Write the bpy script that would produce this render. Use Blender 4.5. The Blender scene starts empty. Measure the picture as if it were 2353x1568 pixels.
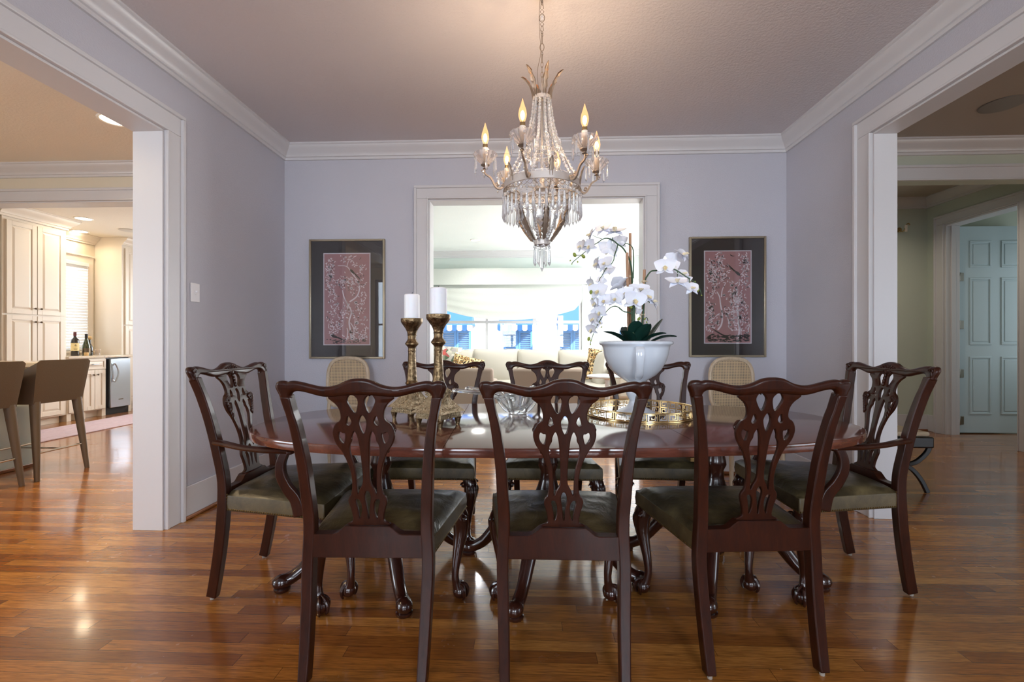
import bpy, bmesh, math, random
from mathutils import Vector, Matrix, noise

PI = math.pi
sc = bpy.context.scene
COL = sc.collection
rnd = random.Random(7)

# ------------------------------------------------------------------ helpers
def R(a): return math.radians(a)

FOC, EYE, YAW = 1046.0, 1.08, math.atan(41.5/1046.0)
CY, SY = math.cos(YAW), math.sin(YAW)
def at(u, v, Y):
    """photo pixel (2353 wide) at depth Y -> point in the room"""
    a = (u-1176.5)/FOC; b = (789-v)/FOC
    dx, dy = a*CY-SY, a*SY+CY
    t = Y/dy
    return Vector((dx*t, Y, EYE+b*t))

def crom(pts, n=6, closed=False):
    """Catmull-Rom through points (any dimension)"""
    P = [Vector(p) for p in pts]; out = []; m = len(P)
    rng = range(m) if closed else range(m-1)
    for i in rng:
        if closed: p0, p1, p2, p3 = P[(i-1) % m], P[i], P[(i+1) % m], P[(i+2) % m]
        else: p0, p1, p2, p3 = P[max(i-1, 0)], P[i], P[i+1], P[min(i+2, m-1)]
        for k in range(n):
            t = k/n
            out.append(0.5*((2*p1)+(p2-p0)*t+(2*p0-5*p1+4*p2-p3)*t*t+(3*p1-p0-3*p2+p3)*t**3))
    if not closed: out.append(P[-1])
    return out

def lerp_list(vals, n):
    """resample list of floats to n values"""
    m = len(vals)
    if m == 1 or n == 1: return [vals[0]]*n
    out = []
    for i in range(n):
        t = i*(m-1)/(n-1); k = min(int(t), m-2)
        out.append(vals[k]+(vals[k+1]-vals[k])*(t-k))
    return out

class MB:
    def __init__(s): s.v = []; s.f = []; s.smooth = 35
    def add(s, vs, fs):
        o = len(s.v); s.v += [tuple(p) for p in vs]; s.f += [tuple(i+o for i in f) for f in fs]; return s
    def box(s, x0, y0, z0, x1, y1, z1, M=None):
        vs = [Vector((x, y, z)) for z in (z0, z1) for (x, y) in ((x0, y0), (x1, y0), (x1, y1), (x0, y1))]
        if M: vs = [M @ p for p in vs]
        return s.add(vs, [(3, 2, 1, 0), (4, 5, 6, 7), (0, 1, 5, 4), (1, 2, 6, 5), (2, 3, 7, 6), (3, 0, 4, 7)])
    def cbox(s, c, d, M=None):
        return s.box(c[0]-d[0]/2, c[1]-d[1]/2, c[2]-d[2]/2, c[0]+d[0]/2, c[1]+d[1]/2, c[2]+d[2]/2, M)
    def tube(s, path, r, n=8, caps=True, sx=1.0, sy=1.0, up=None, closed=False, phase=0.0):
        """swept round or oval section; r float or list"""
        P = [Vector(p) for p in path]; m = len(P)
        rr = [r]*m if isinstance(r, (int, float)) else lerp_list(list(r), m)
        rings = []; prev = None
        for i, p in enumerate(P):
            if closed: t = (P[(i+1) % m]-P[i-1])
            else: t = P[min(i+1, m-1)]-P[max(i-1, 0)]
            if t.length < 1e-9: t = Vector((0, 0, 1))
            t.normalize()
            if up is not None: a = Vector(up)
            elif prev is None: a = Vector((1, 0, 0)) if abs(t.x) < .9 else Vector((0, 1, 0))
            else: a = prev
            a = a-t*a.dot(t)
            if a.length < 1e-6: a = Vector((0, 1, 0))-t*t.y
            a.normalize(); b = t.cross(a); prev = a
            rings.append([p+a*(math.cos(2*PI*k/n+phase)*rr[i]*sx)+b*(math.sin(2*PI*k/n+phase)*rr[i]*sy) for k in range(n)])
        vs = [p for g in rings for p in g]; fs = []
        M_ = m if closed else m-1
        for i in range(M_):
            j = (i+1) % m
            for k in range(n): fs.append((i*n+k, i*n+(k+1) % n, j*n+(k+1) % n, j*n+k))
        if caps and not closed:
            fs.append(tuple(range(n-1, -1, -1))); fs.append(tuple((m-1)*n+k for k in range(n)))
        return s.add(vs, fs)
    def rect_sweep(s, path, wd, side=(1, 0, 0)):
        """rectangular section: wd list of (width along side, depth)"""
        P = [Vector(p) for p in path]; m = len(P); S = Vector(side).normalized(); vs = []; fs = []
        W = [w for w in wd]; Ws = lerp_list([w[0] for w in W], m); Ds = lerp_list([w[1] for w in W], m)
        for i, p in enumerate(P):
            t = (P[min(i+1, m-1)]-P[max(i-1, 0)]).normalized(); d = t.cross(S).normalized()
            for a, b in ((-1, -1), (1, -1), (1, 1), (-1, 1)): vs.append(p+S*(a*Ws[i]/2)+d*(b*Ds[i]/2))
        for i in range(m-1):
            for k in range(4): fs.append((i*4+k, i*4+(k+1) % 4, (i+1)*4+(k+1) % 4, (i+1)*4+k))
        fs.append((3, 2, 1, 0)); fs.append(tuple((m-1)*4+k for k in range(4)))
        return s.add(vs, fs)
    def lathe(s, prof, n=24, c=(0, 0, 0), M=None, rfun=None):
        """prof: list of (r,z); closed ends when r==0"""
        vs = []; fs = []; idx = []
        for (r, z) in prof:
            if r < 1e-6: idx.append([len(vs)]); vs.append(Vector((c[0], c[1], c[2]+z)))
            else:
                g = []
                for k in range(n):
                    a = 2*PI*k/n; q = r*(rfun(a, z) if rfun else 1)
                    g.append(len(vs)); vs.append(Vector((c[0]+q*math.cos(a), c[1]+q*math.sin(a), c[2]+z)))
                idx.append(g)
        for A, B in zip(idx, idx[1:]):
            if len(A) == 1 and len(B) == 1: continue
            if len(A) == 1:
                for k in range(n): fs.append((A[0], B[(k+1) % n], B[k]))
            elif len(B) == 1:
                for k in range(n): fs.append((A[k], A[(k+1) % n], B[0]))
            else:
                for k in range(n): fs.append((A[k], A[(k+1) % n], B[(k+1) % n], B[k]))
        if len(idx[0]) > 1: fs.append(tuple(reversed(idx[0])))
        if len(idx[-1]) > 1: fs.append(tuple(idx[-1]))
        if M: vs = [M @ p for p in vs]
        return s.add(vs, fs)
    def ball(s, c, r, n=10, m=7, sc3=(1, 1, 1), M=None):
        prof = [(math.sin(PI*i/m), -math.cos(PI*i/m)) for i in range(m+1)]
        vs = []; T = Matrix.Translation(Vector(c)) @ (M or Matrix()) @ Matrix.Diagonal((r*sc3[0], r*sc3[1], r*sc3[2], 1))
        return s.lathe([(0 if i in (0, m) else p[0], p[1]) for i, p in enumerate(prof)], n, M=T)
    def poly_prism(s, pts, z0, z1, M=None):
        """convex-or-simple outline (x,y), extruded along z"""
        n = len(pts); vs = [Vector((p[0], p[1], z)) for z in (z0, z1) for p in pts]
        if M: vs = [M @ p for p in vs]
        fs = [tuple(range(n-1, -1, -1)), tuple(range(n, 2*n))]+[(k, (k+1) % n, n+(k+1) % n, n+k) for k in range(n)]
        return s.add(vs, fs)
    def mesh(s, name):
        me = bpy.data.meshes.new(name); me.from_pydata(s.v, [], s.f); me.validate(); 
        bm = bmesh.new(); bm.from_mesh(me); bmesh.ops.recalc_face_normals(bm, faces=bm.faces); bm.to_mesh(me); bm.free()
        me.shade_smooth(); me.set_sharp_from_angle(angle=R(s.smooth)); return me
    def build(s, name, mat, parent=None, bevel=0, seg=2, sub=0):
        return link(name, s.mesh(name), mat, parent, bevel, seg, sub)

def link(name, me, mat, parent=None, bevel=0, seg=2, sub=0):
    o = bpy.data.objects.new(name, me); COL.objects.link(o)
    if mat is not None and not me.materials: me.materials.append(mat)
    if parent is not None: o.parent = parent
    if bevel:
        b = o.modifiers.new('bevel', 'BEVEL'); b.width = bevel; b.segments = seg; b.limit_method = 'ANGLE'; b.angle_limit = R(40)
        b.harden_normals = False
    if sub:
        m = o.modifiers.new('sub', 'SUBSURF'); m.levels = sub; m.render_levels = sub
    return o

def thing(name, label, cat, loc=(0, 0, 0), rz=0.0, group=None):
    o = bpy.data.objects.new(name, None); COL.objects.link(o); o.empty_display_size = .1
    o.location = loc; o.rotation_euler = (0, 0, rz); tag(o, label, cat, group); return o
def tag(o, label, cat, group=None, kind=None):
    o['label'] = label; o['category'] = cat
    if group: o['group'] = group
    if kind: o['kind'] = kind
    return o
def struct(name, mb, mat, label, cat, bevel=0):
    o = mb.build(name, mat, None, bevel); return tag(o, label, cat, None, 'structure')
def kids(o): return [c for c in bpy.data.objects if c.parent == o]
def dup(root, loc, rz, label, group=None):
    r = root.copy(); COL.objects.link(r); r.location = loc; r.rotation_euler = (0, 0, rz); r['label'] = label
    if group: r['group'] = group
    for ch in kids(root):
        c = ch.copy(); COL.objects.link(c); c.parent = r
        for g in kids(ch):
            d = g.copy(); COL.objects.link(d); d.parent = c
    return r
def inst(src, parent, M):
    """a further copy of a part (shared mesh) placed by local matrix"""
    c = src.copy(); COL.objects.link(c); c.parent = parent; c.matrix_local = M; return c

from mathutils.geometry import tessellate_polygon
def fill_shape(outer, holes, thick, bevel, mapf, n=5, smooth_pts=True):
    """pierced board: outline and holes (x,z) -> extruded, edge-rounded, then bent by mapf(x, t, z)"""
    loops = []
    for k, poly in enumerate([outer]+holes):
        pts = crom([(p[0], p[1], 0) for p in poly], n, True) if smooth_pts else [Vector((p[0], p[1], 0)) for p in poly]
        clean = [p for i, p in enumerate(pts) if (p-pts[i-1]).length > 1e-5]
        area = sum(clean[i-1].x*clean[i].y-clean[i].x*clean[i-1].y for i in range(len(clean)))
        if (area > 0) != (k == 0): clean.reverse()      # outline runs one way, holes the other
        loops.append(clean)
    steps = [(bevel*(1-math.sin(a)), thick/2-bevel*(1-math.cos(a))) for a in [PI/2*q/3 for q in range(4)]] if bevel > .004 else [(0, thick/2-bevel), (bevel, thick/2)]
    # steps: (inset, half thickness) from the front face edge round to the side
    if bevel > .004: steps = sorted([(bevel*(1-math.cos(a)), thick/2-bevel+bevel*math.sin(a)) for a in [PI/2*q/4 for q in range(5)]])
    vs = []; fs = []; tops = []; bots = []
    for lp in loops:
        m_ = len(lp); nr = []
        for i in range(m_):
            t = (lp[(i+1) % m_]-lp[i-1]); t.normalize() if t.length > 1e-9 else None
            nr.append(Vector((-t.y, t.x, 0)))           # inward for a counter-clockwise outline
        rings = []
        for ins, h in [(a, -b) for a, b in reversed(steps)]+steps:
            rings.append(range(len(vs), len(vs)+m_)); vs += [(p.x+q.x*ins, h, p.y+q.y*ins) for p, q in zip(lp, nr)]
        for A, B in zip(rings, rings[1:]):
            for i in range(m_): fs.append((A[i], A[(i+1) % m_], B[(i+1) % m_], B[i]))
        bots += list(rings[0]); tops += list(rings[-1])
    tri = tessellate_polygon([[Vector((p.x, p.y, 0)) for p in lp] for lp in loops])
    for t in tri: fs.append(tuple(tops[i] for i in t)); fs.append(tuple(bots[i] for i in reversed(t)))
    me = bpy.data.meshes.new('board'); me.from_pydata([mapf(x, t, z) for x, t, z in vs], [], fs); me.validate()
    bm = bmesh.new(); bm.from_mesh(me); bmesh.ops.recalc_face_normals(bm, faces=bm.faces); bm.to_mesh(me); bm.free()
    me.shade_smooth(); me.set_sharp_from_angle(angle=R(40)); return me

# ------------------------------------------------------------------ materials
class N:
    """tiny node-building wrapper"""
    def __init__(s, name):
        s.m = bpy.data.materials.new(name); s.m.use_nodes = True; s.t = s.m.node_tree; s.t.nodes.clear()
        s.out = s.t.nodes.new('ShaderNodeOutputMaterial')
    def n(s, typ, **kw):
        d = s.t.nodes.new(typ)
        for k, v in kw.items():
            if k.startswith('i_'): d.inputs[k[2:].replace('_', ' ')].default_value = v
            else: setattr(d, k, v)
        return d
    def l(s, a, b): s.t.links.new(a, b)
    def math(s, op, a, b=0.0, c=None):
        d = s.n('ShaderNodeMath', operation=op)
        for i, q in enumerate((a, b, c)):
            if q is None: continue
            if isinstance(q, (int, float)): d.inputs[i].default_value = q
            else: s.l(q, d.inputs[i])
        return d.outputs[0]
    def coord(s): return s.n('ShaderNodeTexCoord').outputs['Object']
    def mapping(s, vec, scale=(1, 1, 1), rot=(0, 0, 0), loc=(0, 0, 0)):
        d = s.n('ShaderNodeMapping'); d.inputs['Scale'].default_value = scale; d.inputs['Rotation'].default_value = rot; d.inputs['Location'].default_value = loc
        s.l(vec, d.inputs['Vector']); return d.outputs[0]
    def noise(s, vec, scale, detail=4, rough=.55, dist=0):
        d = s.n('ShaderNodeTexNoise'); d.inputs['Scale'].default_value = scale; d.inputs['Detail'].default_value = detail
        d.inputs['Roughness'].default_value = rough; d.inputs['Distortion'].default_value = dist
        s.l(vec, d.inputs['Vector']); return d.outputs['Fac']
    def ramp(s, fac, stops):
        d = s.n('ShaderNodeValToRGB'); e = d.color_ramp.elements
        while len(e) < len(stops): e.new(.5)
        for q, (p, c) in zip(e, stops): q.position = p; q.color = (*c, 1) if len(c) == 3 else c
        s.l(fac, d.inputs[0]); return d.outputs[0]
    def mix(s, fac, a, b, mode='MIX'):
        d = s.n('ShaderNodeMix', data_type='RGBA', blend_type=mode)
        for sock, q in ((d.inputs[0], fac), (d.inputs[6], a), (d.inputs[7], b)):
            if isinstance(q, (int, float)): sock.default_value = q
            elif isinstance(q, tuple): sock.default_value = (*q, 1)
            else: s.l(q, sock)
        return d.outputs[2]
    def bump(s, h, strength=.2, dist=.01):
        d = s.n('ShaderNodeBump'); d.inputs['Strength'].default_value = strength; d.inputs['Distance'].default_value = dist
        s.l(h, d.inputs['Height']); return d.outputs[0]
    def bsdf(s, color, rough=.5, metal=0.0, spec=.5, coat=0.0, normal=None, sheen=0.0, trans=0.0, ior=1.5, coat_rough=.08, sss=0.0, emit=None, estr=0.0):
        d = s.n('ShaderNodeBsdfPrincipled')
        if isinstance(color, tuple): d.inputs['Base Color'].default_value = (*color, 1)
        else: s.l(color, d.inputs['Base Color'])
        if isinstance(rough, (int, float)): d.inputs['Roughness'].default_value = rough
        else: s.l(rough, d.inputs['Roughness'])
        d.inputs['Metallic'].default_value = metal; d.inputs['Specular IOR Level'].default_value = spec
        d.inputs['Coat Weight'].default_value = coat; d.inputs['Coat Roughness'].default_value = coat_rough
        d.inputs['Sheen Weight'].default_value = sheen; d.inputs['Transmission Weight'].default_value = trans; d.inputs['IOR'].default_value = ior
        if sss: d.inputs['Subsurface Weight'].default_value = sss; d.inputs['Subsurface Radius'].default_value = (.02, .015, .01)
        if emit: d.inputs['Emission Color'].default_value = (*emit, 1); d.inputs['Emission Strength'].default_value = estr
        if normal is not None: s.l(normal, d.inputs['Normal'])
        s.l(d.outputs[0], s.out.inputs[0]); return d

def lin(r, g, b):
    f = lambda c: (c/255/12.92) if c/255 <= .04045 else ((c/255+.055)/1.055)**2.4
    return (f(r), f(g), f(b))

def plain(name, col, rough=.5, metal=0.0, bump=0.0, bscale=200, coat=0.0, spec=.5, **kw):
    k = N(name); nm = None
    if bump:
        nm = k.bump(k.noise(k.coord(), bscale, 3), bump, .004)
    k.bsdf(col, rough, metal, spec, coat, nm, **kw); return k.m

def paint(name, col, rough=.55, bscale=90, bstr=.25, var=.03):
    """roller-textured wall paint"""
    k = N(name); c = k.coord(); f = k.noise(c, 1.3, 3)
    colr = k.mix(f, tuple(x*(1-var) for x in col), tuple(min(1, x*(1+var)) for x in col))
    k.bsdf(colr, rough, normal=k.bump(k.noise(c, bscale, 4, .65), bstr, .006)); return k.m

def wood(name, dark, light, scale=(1, 12, 12), rough=.3, coat=.3, nscale=6, bump=.06, wear=None, spec=.5):
    k = N(name); c = k.coord(); q = k.mapping(c, scale)
    a = k.noise(q, nscale, 6, .6, .6); b = k.noise(q, nscale*5, 3, .6)
    f = k.math('ADD', k.math('MULTIPLY', a, .75), k.math('MULTIPLY', b, .3))
    col = k.ramp(f, [(.32, dark), (.72, light)])
    if wear:
        w = k.noise(c, 28, 5, .7); m = k.ramp(w, [(.70, (0, 0, 0)), (.76, (1, 1, 1))]); col = k.mix(k.math('MULTIPLY', m, .5), col, wear)
    k.bsdf(col, rough, coat=coat, spec=spec, normal=k.bump(b, bump, .002)); return k.m

def floor_mat():
    k = N('oak_strip_floor'); c = k.coord(); s = k.n('ShaderNodeSeparateXYZ'); k.l(c, s.inputs[0]); x, y = s.outputs[0], s.outputs[1]
    W = .0571
    row = k.math('FLOOR', k.math('DIVIDE', y, W)); fy = k.math('FRACT', k.math('DIVIDE', y, W))
    wn = k.n('ShaderNodeTexWhiteNoise', noise_dimensions='1D'); k.l(row, wn.inputs['W'])
    L = k.math('ADD', k.math('MULTIPLY', wn.outputs[0], .5), .75)
    xo = k.math('DIVIDE', k.math('ADD', x, k.math('MULTIPLY', wn.outputs[0], 9.7)), L)
    colm = k.math('FLOOR', xo); fx = k.math('FRACT', xo)
    cb = k.n('ShaderNodeCombineXYZ'); k.l(row, cb.inputs[0]); k.l(colm, cb.inputs[1])
    wb = k.n('ShaderNodeTexWhiteNoise', noise_dimensions='3D'); k.l(cb.outputs[0], wb.inputs['Vector'])
    base = k.ramp(wb.outputs[0], [(0, lin(126, 71, 28)), (.3, lin(157, 96, 40)), (.65, lin(173, 110, 47)), (1, lin(193, 131, 62))])
    # grain, shifted for every board
    off = k.n('ShaderNodeVectorMath', operation='MULTIPLY_ADD'); k.l(wb.outputs[1], off.inputs[0]); off.inputs[1].default_value = (30, 30, 30); k.l(c, off.inputs[2])
    g1 = k.noise(k.mapping(off.outputs[0], (2.2, 42, 1)), 3.5, 5, .6, 1.2)
    g2 = k.noise(k.mapping(off.outputs[0], (9, 260, 1)), 2.0, 3, .6)
    gr = k.math('ADD', k.math('MULTIPLY', g1, .7), k.math('MULTIPLY', g2, .35))
    col = k.mix(k.ramp(gr, [(.38, (.75, .75, .75)), (.62, (0, 0, 0))]), base, lin(88, 50, 24))
    ey = k.math('MINIMUM', fy, k.math('SUBTRACT', 1.0, fy)); ex = k.math('MULTIPLY', k.math('MINIMUM', fx, k.math('SUBTRACT', 1.0, fx)), L)
    seam = k.math('MAXIMUM', k.math('LESS_THAN', ey, .017), k.math('LESS_THAN', ex, .0012))
    col = k.mix(k.math('MULTIPLY', seam, .62), col, lin(48, 26, 14))
    hb = k.math('SUBTRACT', k.math('ADD', k.math('MULTIPLY', g2, .15), k.math('MULTIPLY', wb.outputs[0], .35)), k.math('MULTIPLY', seam, 1.0))
    wv = k.noise(k.mapping(c, (1.2, 17, 1)), 1.0, 2)
    rough = k.math('ADD', k.math('MULTIPLY', k.noise(c, 5, 4, .7), .16), .17)
    k.bsdf(col, rough, spec=.4, normal=k.bump(k.math('ADD', hb, k.math('MULTIPLY', wv, .8)), .12, .003), coat=.5, coat_rough=.10); return k.m

def thin_glass(name, tint=(1, 1, 1), base=.04, rough=0.0, boost=1.0):
    k = N(name); tr = k.n('ShaderNodeBsdfTransparent'); tr.inputs[0].default_value = (*tint, 1)
    gl = k.n('ShaderNodeBsdfGlossy'); gl.inputs['Roughness'].default_value = rough
    fr = k.n('ShaderNodeFresnel'); fr.inputs[0].default_value = 1.5
    mx = k.n('ShaderNodeMixShader'); k.l(k.math('MINIMUM', k.math('ADD', k.math('MULTIPLY', fr.outputs[0], boost), base-.04), 1.0), mx.inputs[0]); k.l(tr.outputs[0], mx.inputs[1]); k.l(gl.outputs[0], mx.inputs[2])
    k.l(mx.outputs[0], k.out.inputs[0]); return k.m

def crystal_mat(name, tint=(.97, .98, 1), clear=.25, sparkle_white=.15):
    """cut crystal: refracting glass with some whiteness put in for its sparkle that also lets light straight through"""
    k = N(name); tr = k.n('ShaderNodeBsdfTransparent'); tr.inputs[0].default_value = (*tint, 1)
    gl = k.bsdf(tint, 0.0, trans=1-sparkle_white, ior=1.52)  # white diffuse share stands in for crystal sparkle
    mx = k.n('ShaderNodeMixShader'); mx.inputs[0].default_value = 1-clear; k.l(tr.outputs[0], mx.inputs[1]); k.l(gl.outputs[0], mx.inputs[2])
    k.l(mx.outputs[0], k.out.inputs[0]); return k.m

def lit_bulb(name):
    """thin clear bulb glass filled with the glow of its filament"""
    k = N(name); tr = k.n('ShaderNodeBsdfTransparent'); tr.inputs[0].default_value = (1, .93, .84, 1)
    e = k.n('ShaderNodeEmission'); e.inputs[0].default_value = (1, .50, .20, 1); e.inputs[1].default_value = 3.2
    mx = k.n('ShaderNodeMixShader'); mx.inputs[0].default_value = .13; k.l(tr.outputs[0], mx.inputs[1]); k.l(e.outputs[0], mx.inputs[2])
    k.l(mx.outputs[0], k.out.inputs[0]); return k.m

def emit(name, col, st):
    k = N(name); e = k.n('ShaderNodeEmission'); e.inputs[0].default_value = (*col, 1); e.inputs[1].default_value = st; k.l(e.outputs[0], k.out.inputs[0]); return k.m

M = {}
M['wall'] = paint('lavender_grey_paint', lin(188, 187, 196), .5, 110, .35)
M['ceil'] = paint('ceiling_paint', lin(206, 200, 202), .8, 60, .6)
M['ceil_k'] = paint('kitchen_ceiling_paint', lin(232, 224, 210), .8, 60, .3)
M['ceil_l'] = paint('living_ceiling_paint', lin(240, 244, 243), .8, 60, .3)
M['ceil_h_dimmed'] = paint('hall_ceiling_painted_dim', lin(172, 164, 154), .8, 60, .3)  # darker base colour stands in for the hall's lack of light
M['cream_wall'] = paint('cream_wall_paint', lin(214, 205, 186), .6, 110, .2)
M['white_wall'] = paint('pale_green_white_paint', lin(202, 211, 206), .6, 110, .2)
M['sage'] = paint('sage_grey_paint', lin(190, 196, 182), .6, 110, .2)
M['trim'] = plain('white_gloss_trim', lin(204, 202, 204), .34)
M['floor'] = floor_mat()
M['shoe'] = wood('stained_shoe_moulding', lin(110, 62, 30), lin(150, 92, 50), (1, 1, 1), .35)
M['mahogany'] = wood('dark_mahogany', lin(33, 13, 7), lin(60, 26, 13), (9, 9, 1.6), .34, .12, 5, .05, wear=lin(112, 66, 40), spec=.22)
M['tabletop'] = wood('red_mahogany_top', lin(76, 40, 31), lin(108, 61, 48), (1.4, 14, 10), .13, .5, 5, .02)
M['mahog_dark'] = wood('pedestal_mahogany', lin(34, 14, 9), lin(58, 27, 18), (8, 8, 2), .22, .5, 5, .03)
M['brass_nail'] = plain('aged_brass_nail', lin(120, 98, 62), .35, 1.0)
M['rubber'] = plain('floor_glide', lin(150, 140, 128), .5)

def leather():
    k = N('worn_olive_leather'); c = k.coord()
    a = k.noise(c, 7, 5, .65, .4); b = k.noise(c, 260, 3, .6); w = k.noise(k.mapping(c, (5, 3, 3)), 3.0, 4, .6, 1.5)
    col = k.ramp(a, [(.3, lin(38, 32, 22)), (.52, lin(70, 60, 40)), (.72, lin(108, 94, 64))])
    h = k.math('ADD', k.math('MULTIPLY', w, 1.0), k.math('MULTIPLY', b, .06))
    k.bsdf(col, k.math('ADD', k.math('MULTIPLY', a, .2), .22), spec=.4, normal=k.bump(h, .3, .010)); return k.m
M['leather'] = leather()
def leather_side():
    k = N('olive_leather_side'); c = k.coord(); a = k.noise(c, 9, 5, .65, .4); b = k.noise(c, 300, 3)
    k.bsdf(k.ramp(a, [(.3, lin(54, 44, 26)), (.6, lin(88, 74, 47)), (.85, lin(114, 98, 66))]), .42, normal=k.bump(b, .25, .003)); return k.m
M['leather_side'] = leather_side()

def antique_brass():
    k = N('antique_gilt_brass'); c = k.coord(); a = k.noise(c, 60, 5, .7); v = k.n('ShaderNodeTexVoronoi'); v.inputs['Scale'].default_value = 90; k.l(c, v.inputs['Vector'])
    col = k.ramp(a, [(.35, lin(80, 66, 48)), (.55, lin(132, 109, 80)), (.75, lin(178, 156, 122))])
    k.bsdf(col, k.math('ADD', k.math('MULTIPLY', a, .25), .25), 1.0, normal=k.bump(k.math('ADD', a, v.outputs[0]), .5, .003)); return k.m
M['brass'] = antique_brass()
def carved_brass():
    k = N('carved_gilt_brass'); c = k.coord(); a = k.noise(c, 50, 5, .7); d = k.noise(c, 75, 2, .5, 3.0)
    v = k.n('ShaderNodeTexVoronoi', feature='SMOOTH_F1'); v.inputs['Scale'].default_value = 120; k.l(k.mapping(c, (1, 1, .8)), v.inputs['Vector'])
    h = k.math('ADD', k.math('MULTIPLY', d, 1.2), v.outputs[0])
    col = k.ramp(h, [(.35, lin(64, 52, 39)), (.6, lin(122, 103, 80)), (.9, lin(184, 166, 136))])
    k.bsdf(col, .4, 1.0, normal=k.bump(h, 1.0, .006)); return k.m
M['brass_carved'] = carved_brass()
M['gold'] = plain('polished_gold_metal', lin(208, 178, 126), .22, 1.0)
M['mirror'] = plain('mirror_tray_floor', (.9, .9, .9), .02, 1.0)
M['silver'] = plain('silvered_metal', lin(208, 198, 190), .4, .6, .15, 60)
M['silver_leaf'] = plain('aged_silver_leaf_metal', lin(150, 132, 116), .45, .6, .2, 60)
M['warm_lit_leaf'] = plain('warm_lit_leaf_metal', lin(224, 150, 84), .45, .7, .2, 60)  # orange base colour stands in for warm light from the bulbs
M['crystal'] = crystal_mat('cut_crystal', (.98, .98, 1), .2, .22)
M['bobeche'] = crystal_mat('moulded_glass_dish', (1, .96, .94), .35, .10)
M['bowl_glass'] = crystal_mat('heavy_clear_glass', (.97, .98, .98), .12, .03)
M['pane'] = thin_glass('window_pane')
M['picture_glass'] = thin_glass('picture_glass', base=.06)
M['bulb_glass'] = lit_bulb('lit_bulb_glass')
M['filament'] = emit('glowing_filament', (1.0, .62, .26), 26)
M['wax'] = plain('white_candle_wax', lin(236, 236, 240), .45, sss=.3)
M['wick'] = plain('burnt_wick', (.01, .01, .01), .9)
M['sleeve'] = plain('ivory_candle_sleeve', lin(236, 222, 206), .4)
M['ceramic'] = plain('white_glazed_ceramic', lin(216, 222, 230), .12, coat=.5)
M['petal'] = plain('white_orchid_petal', lin(236, 238, 248), .5, sss=.15, bump=.15, bscale=60)
M['lip'] = plain('cream_orchid_lip', lin(238, 226, 192), .5)
M['stem'] = plain('dark_green_stem', lin(58, 84, 58), .5)
M['bud'] = plain('green_orchid_bud', lin(140, 152, 62), .45)
M['leaf'] = plain('deep_green_leaf', lin(22, 52, 44), .25, coat=.2)
M['bamboo'] = wood('bamboo_stake', lin(140, 98, 70), lin(190, 150, 118), (8, 8, 1), .6, 0)
M['raffia'] = plain('raffia_tie', lin(210, 190, 160), .8)
M['moss'] = plain('dark_moss', lin(50, 48, 30), .95, bump=1, bscale=120)
M['frame'] = plain('champagne_frame', lin(168, 156, 134), .32, .85)
M['mat'] = plain('charcoal_mat_board', lin(42, 36, 38), .85)
M['mat_bevel'] = plain('white_mat_bevel', lin(225, 215, 222), .8)
M['print_pink'] = paint('dusty_pink_print', lin(178, 126, 128), .8, 20, 0, .08)
M['print_pale'] = plain('pale_print_ink', lin(244, 226, 232), .85)
M['print_grey'] = plain('grey_print_ink', lin(96, 74, 80), .85)
M['print_dark'] = plain('dark_print_ink', lin(34, 26, 26), .85)
M['pale_oak'] = wood('limed_oak', lin(168, 148, 122), lin(206, 190, 166), (6, 6, 1.5), .55, 0)
def cane_mat():
    k = N('woven_cane'); c = k.coord(); s = k.n('ShaderNodeSeparateXYZ'); k.l(c, s.inputs[0])
    p = .0125
    gx = k.math('ABSOLUTE', k.math('SUBTRACT', k.math('FRACT', k.math('DIVIDE', s.outputs[0], p)), .5)); gz = k.math('ABSOLUTE', k.math('SUBTRACT', k.math('FRACT', k.math('DIVIDE', s.outputs[2], p)), .5))
    hole = k.math('MULTIPLY', k.math('LESS_THAN', gx, .27), k.math('LESS_THAN', gz, .27))
    col = k.mix(hole, lin(196, 172, 136), lin(92, 84, 78))
    k.bsdf(col, .6, normal=k.bump(k.math('SUBTRACT', 1.0, hole), .5, .003)); return k.m
M['cane'] = cane_mat()
M['switch'] = plain('white_switch_plastic', lin(238, 236, 238), .3)
M['cabinet'] = plain('cream_glazed_cabinet', lin(226, 216, 202), .38)
M['bronze'] = plain('dark_bronze_knob', lin(110, 98, 84), .35, 1.0)
M['steel'] = plain('brushed_stainless', lin(190, 200, 212), .28, 1.0)
M['black'] = plain('black_plastic', lin(22, 20, 20), .45)
M['stool'] = plain('taupe_stool_leather', lin(102, 88, 72), .5, bump=.2, bscale=150)
M['chrome'] = plain('chrome_bar', lin(200, 196, 190), .15, 1.0)
M['island'] = plain('pale_blue_green_island_paint', lin(206, 222, 220), .4)
def granite():
    k = N('veined_granite'); c = k.coord(); a = k.noise(k.mapping(c, (1, 1, 3)), 7, 6, .7, 2.2)
    k.bsdf(k.ramp(a, [(.3, lin(140, 128, 118)), (.45, lin(214, 204, 192)), (.6, lin(226, 212, 186)), (.75, lin(186, 160, 124))]), .15); return k.m
M['granite'] = granite()
M['wine'] = plain('dark_wine_glass', lin(30, 26, 24), .08, coat=.5)
M['green_glass'] = plain('green_bottle_glass', lin(52, 62, 34), .08, coat=.5)
M['paper'] = plain('cream_paper_label', lin(232, 214, 160), .8)
M['foil'] = plain('wine_red_foil', lin(92, 40, 44), .35, .3)
M['cork'] = plain('cork', lin(206, 172, 122), .8, bump=.5)
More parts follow.
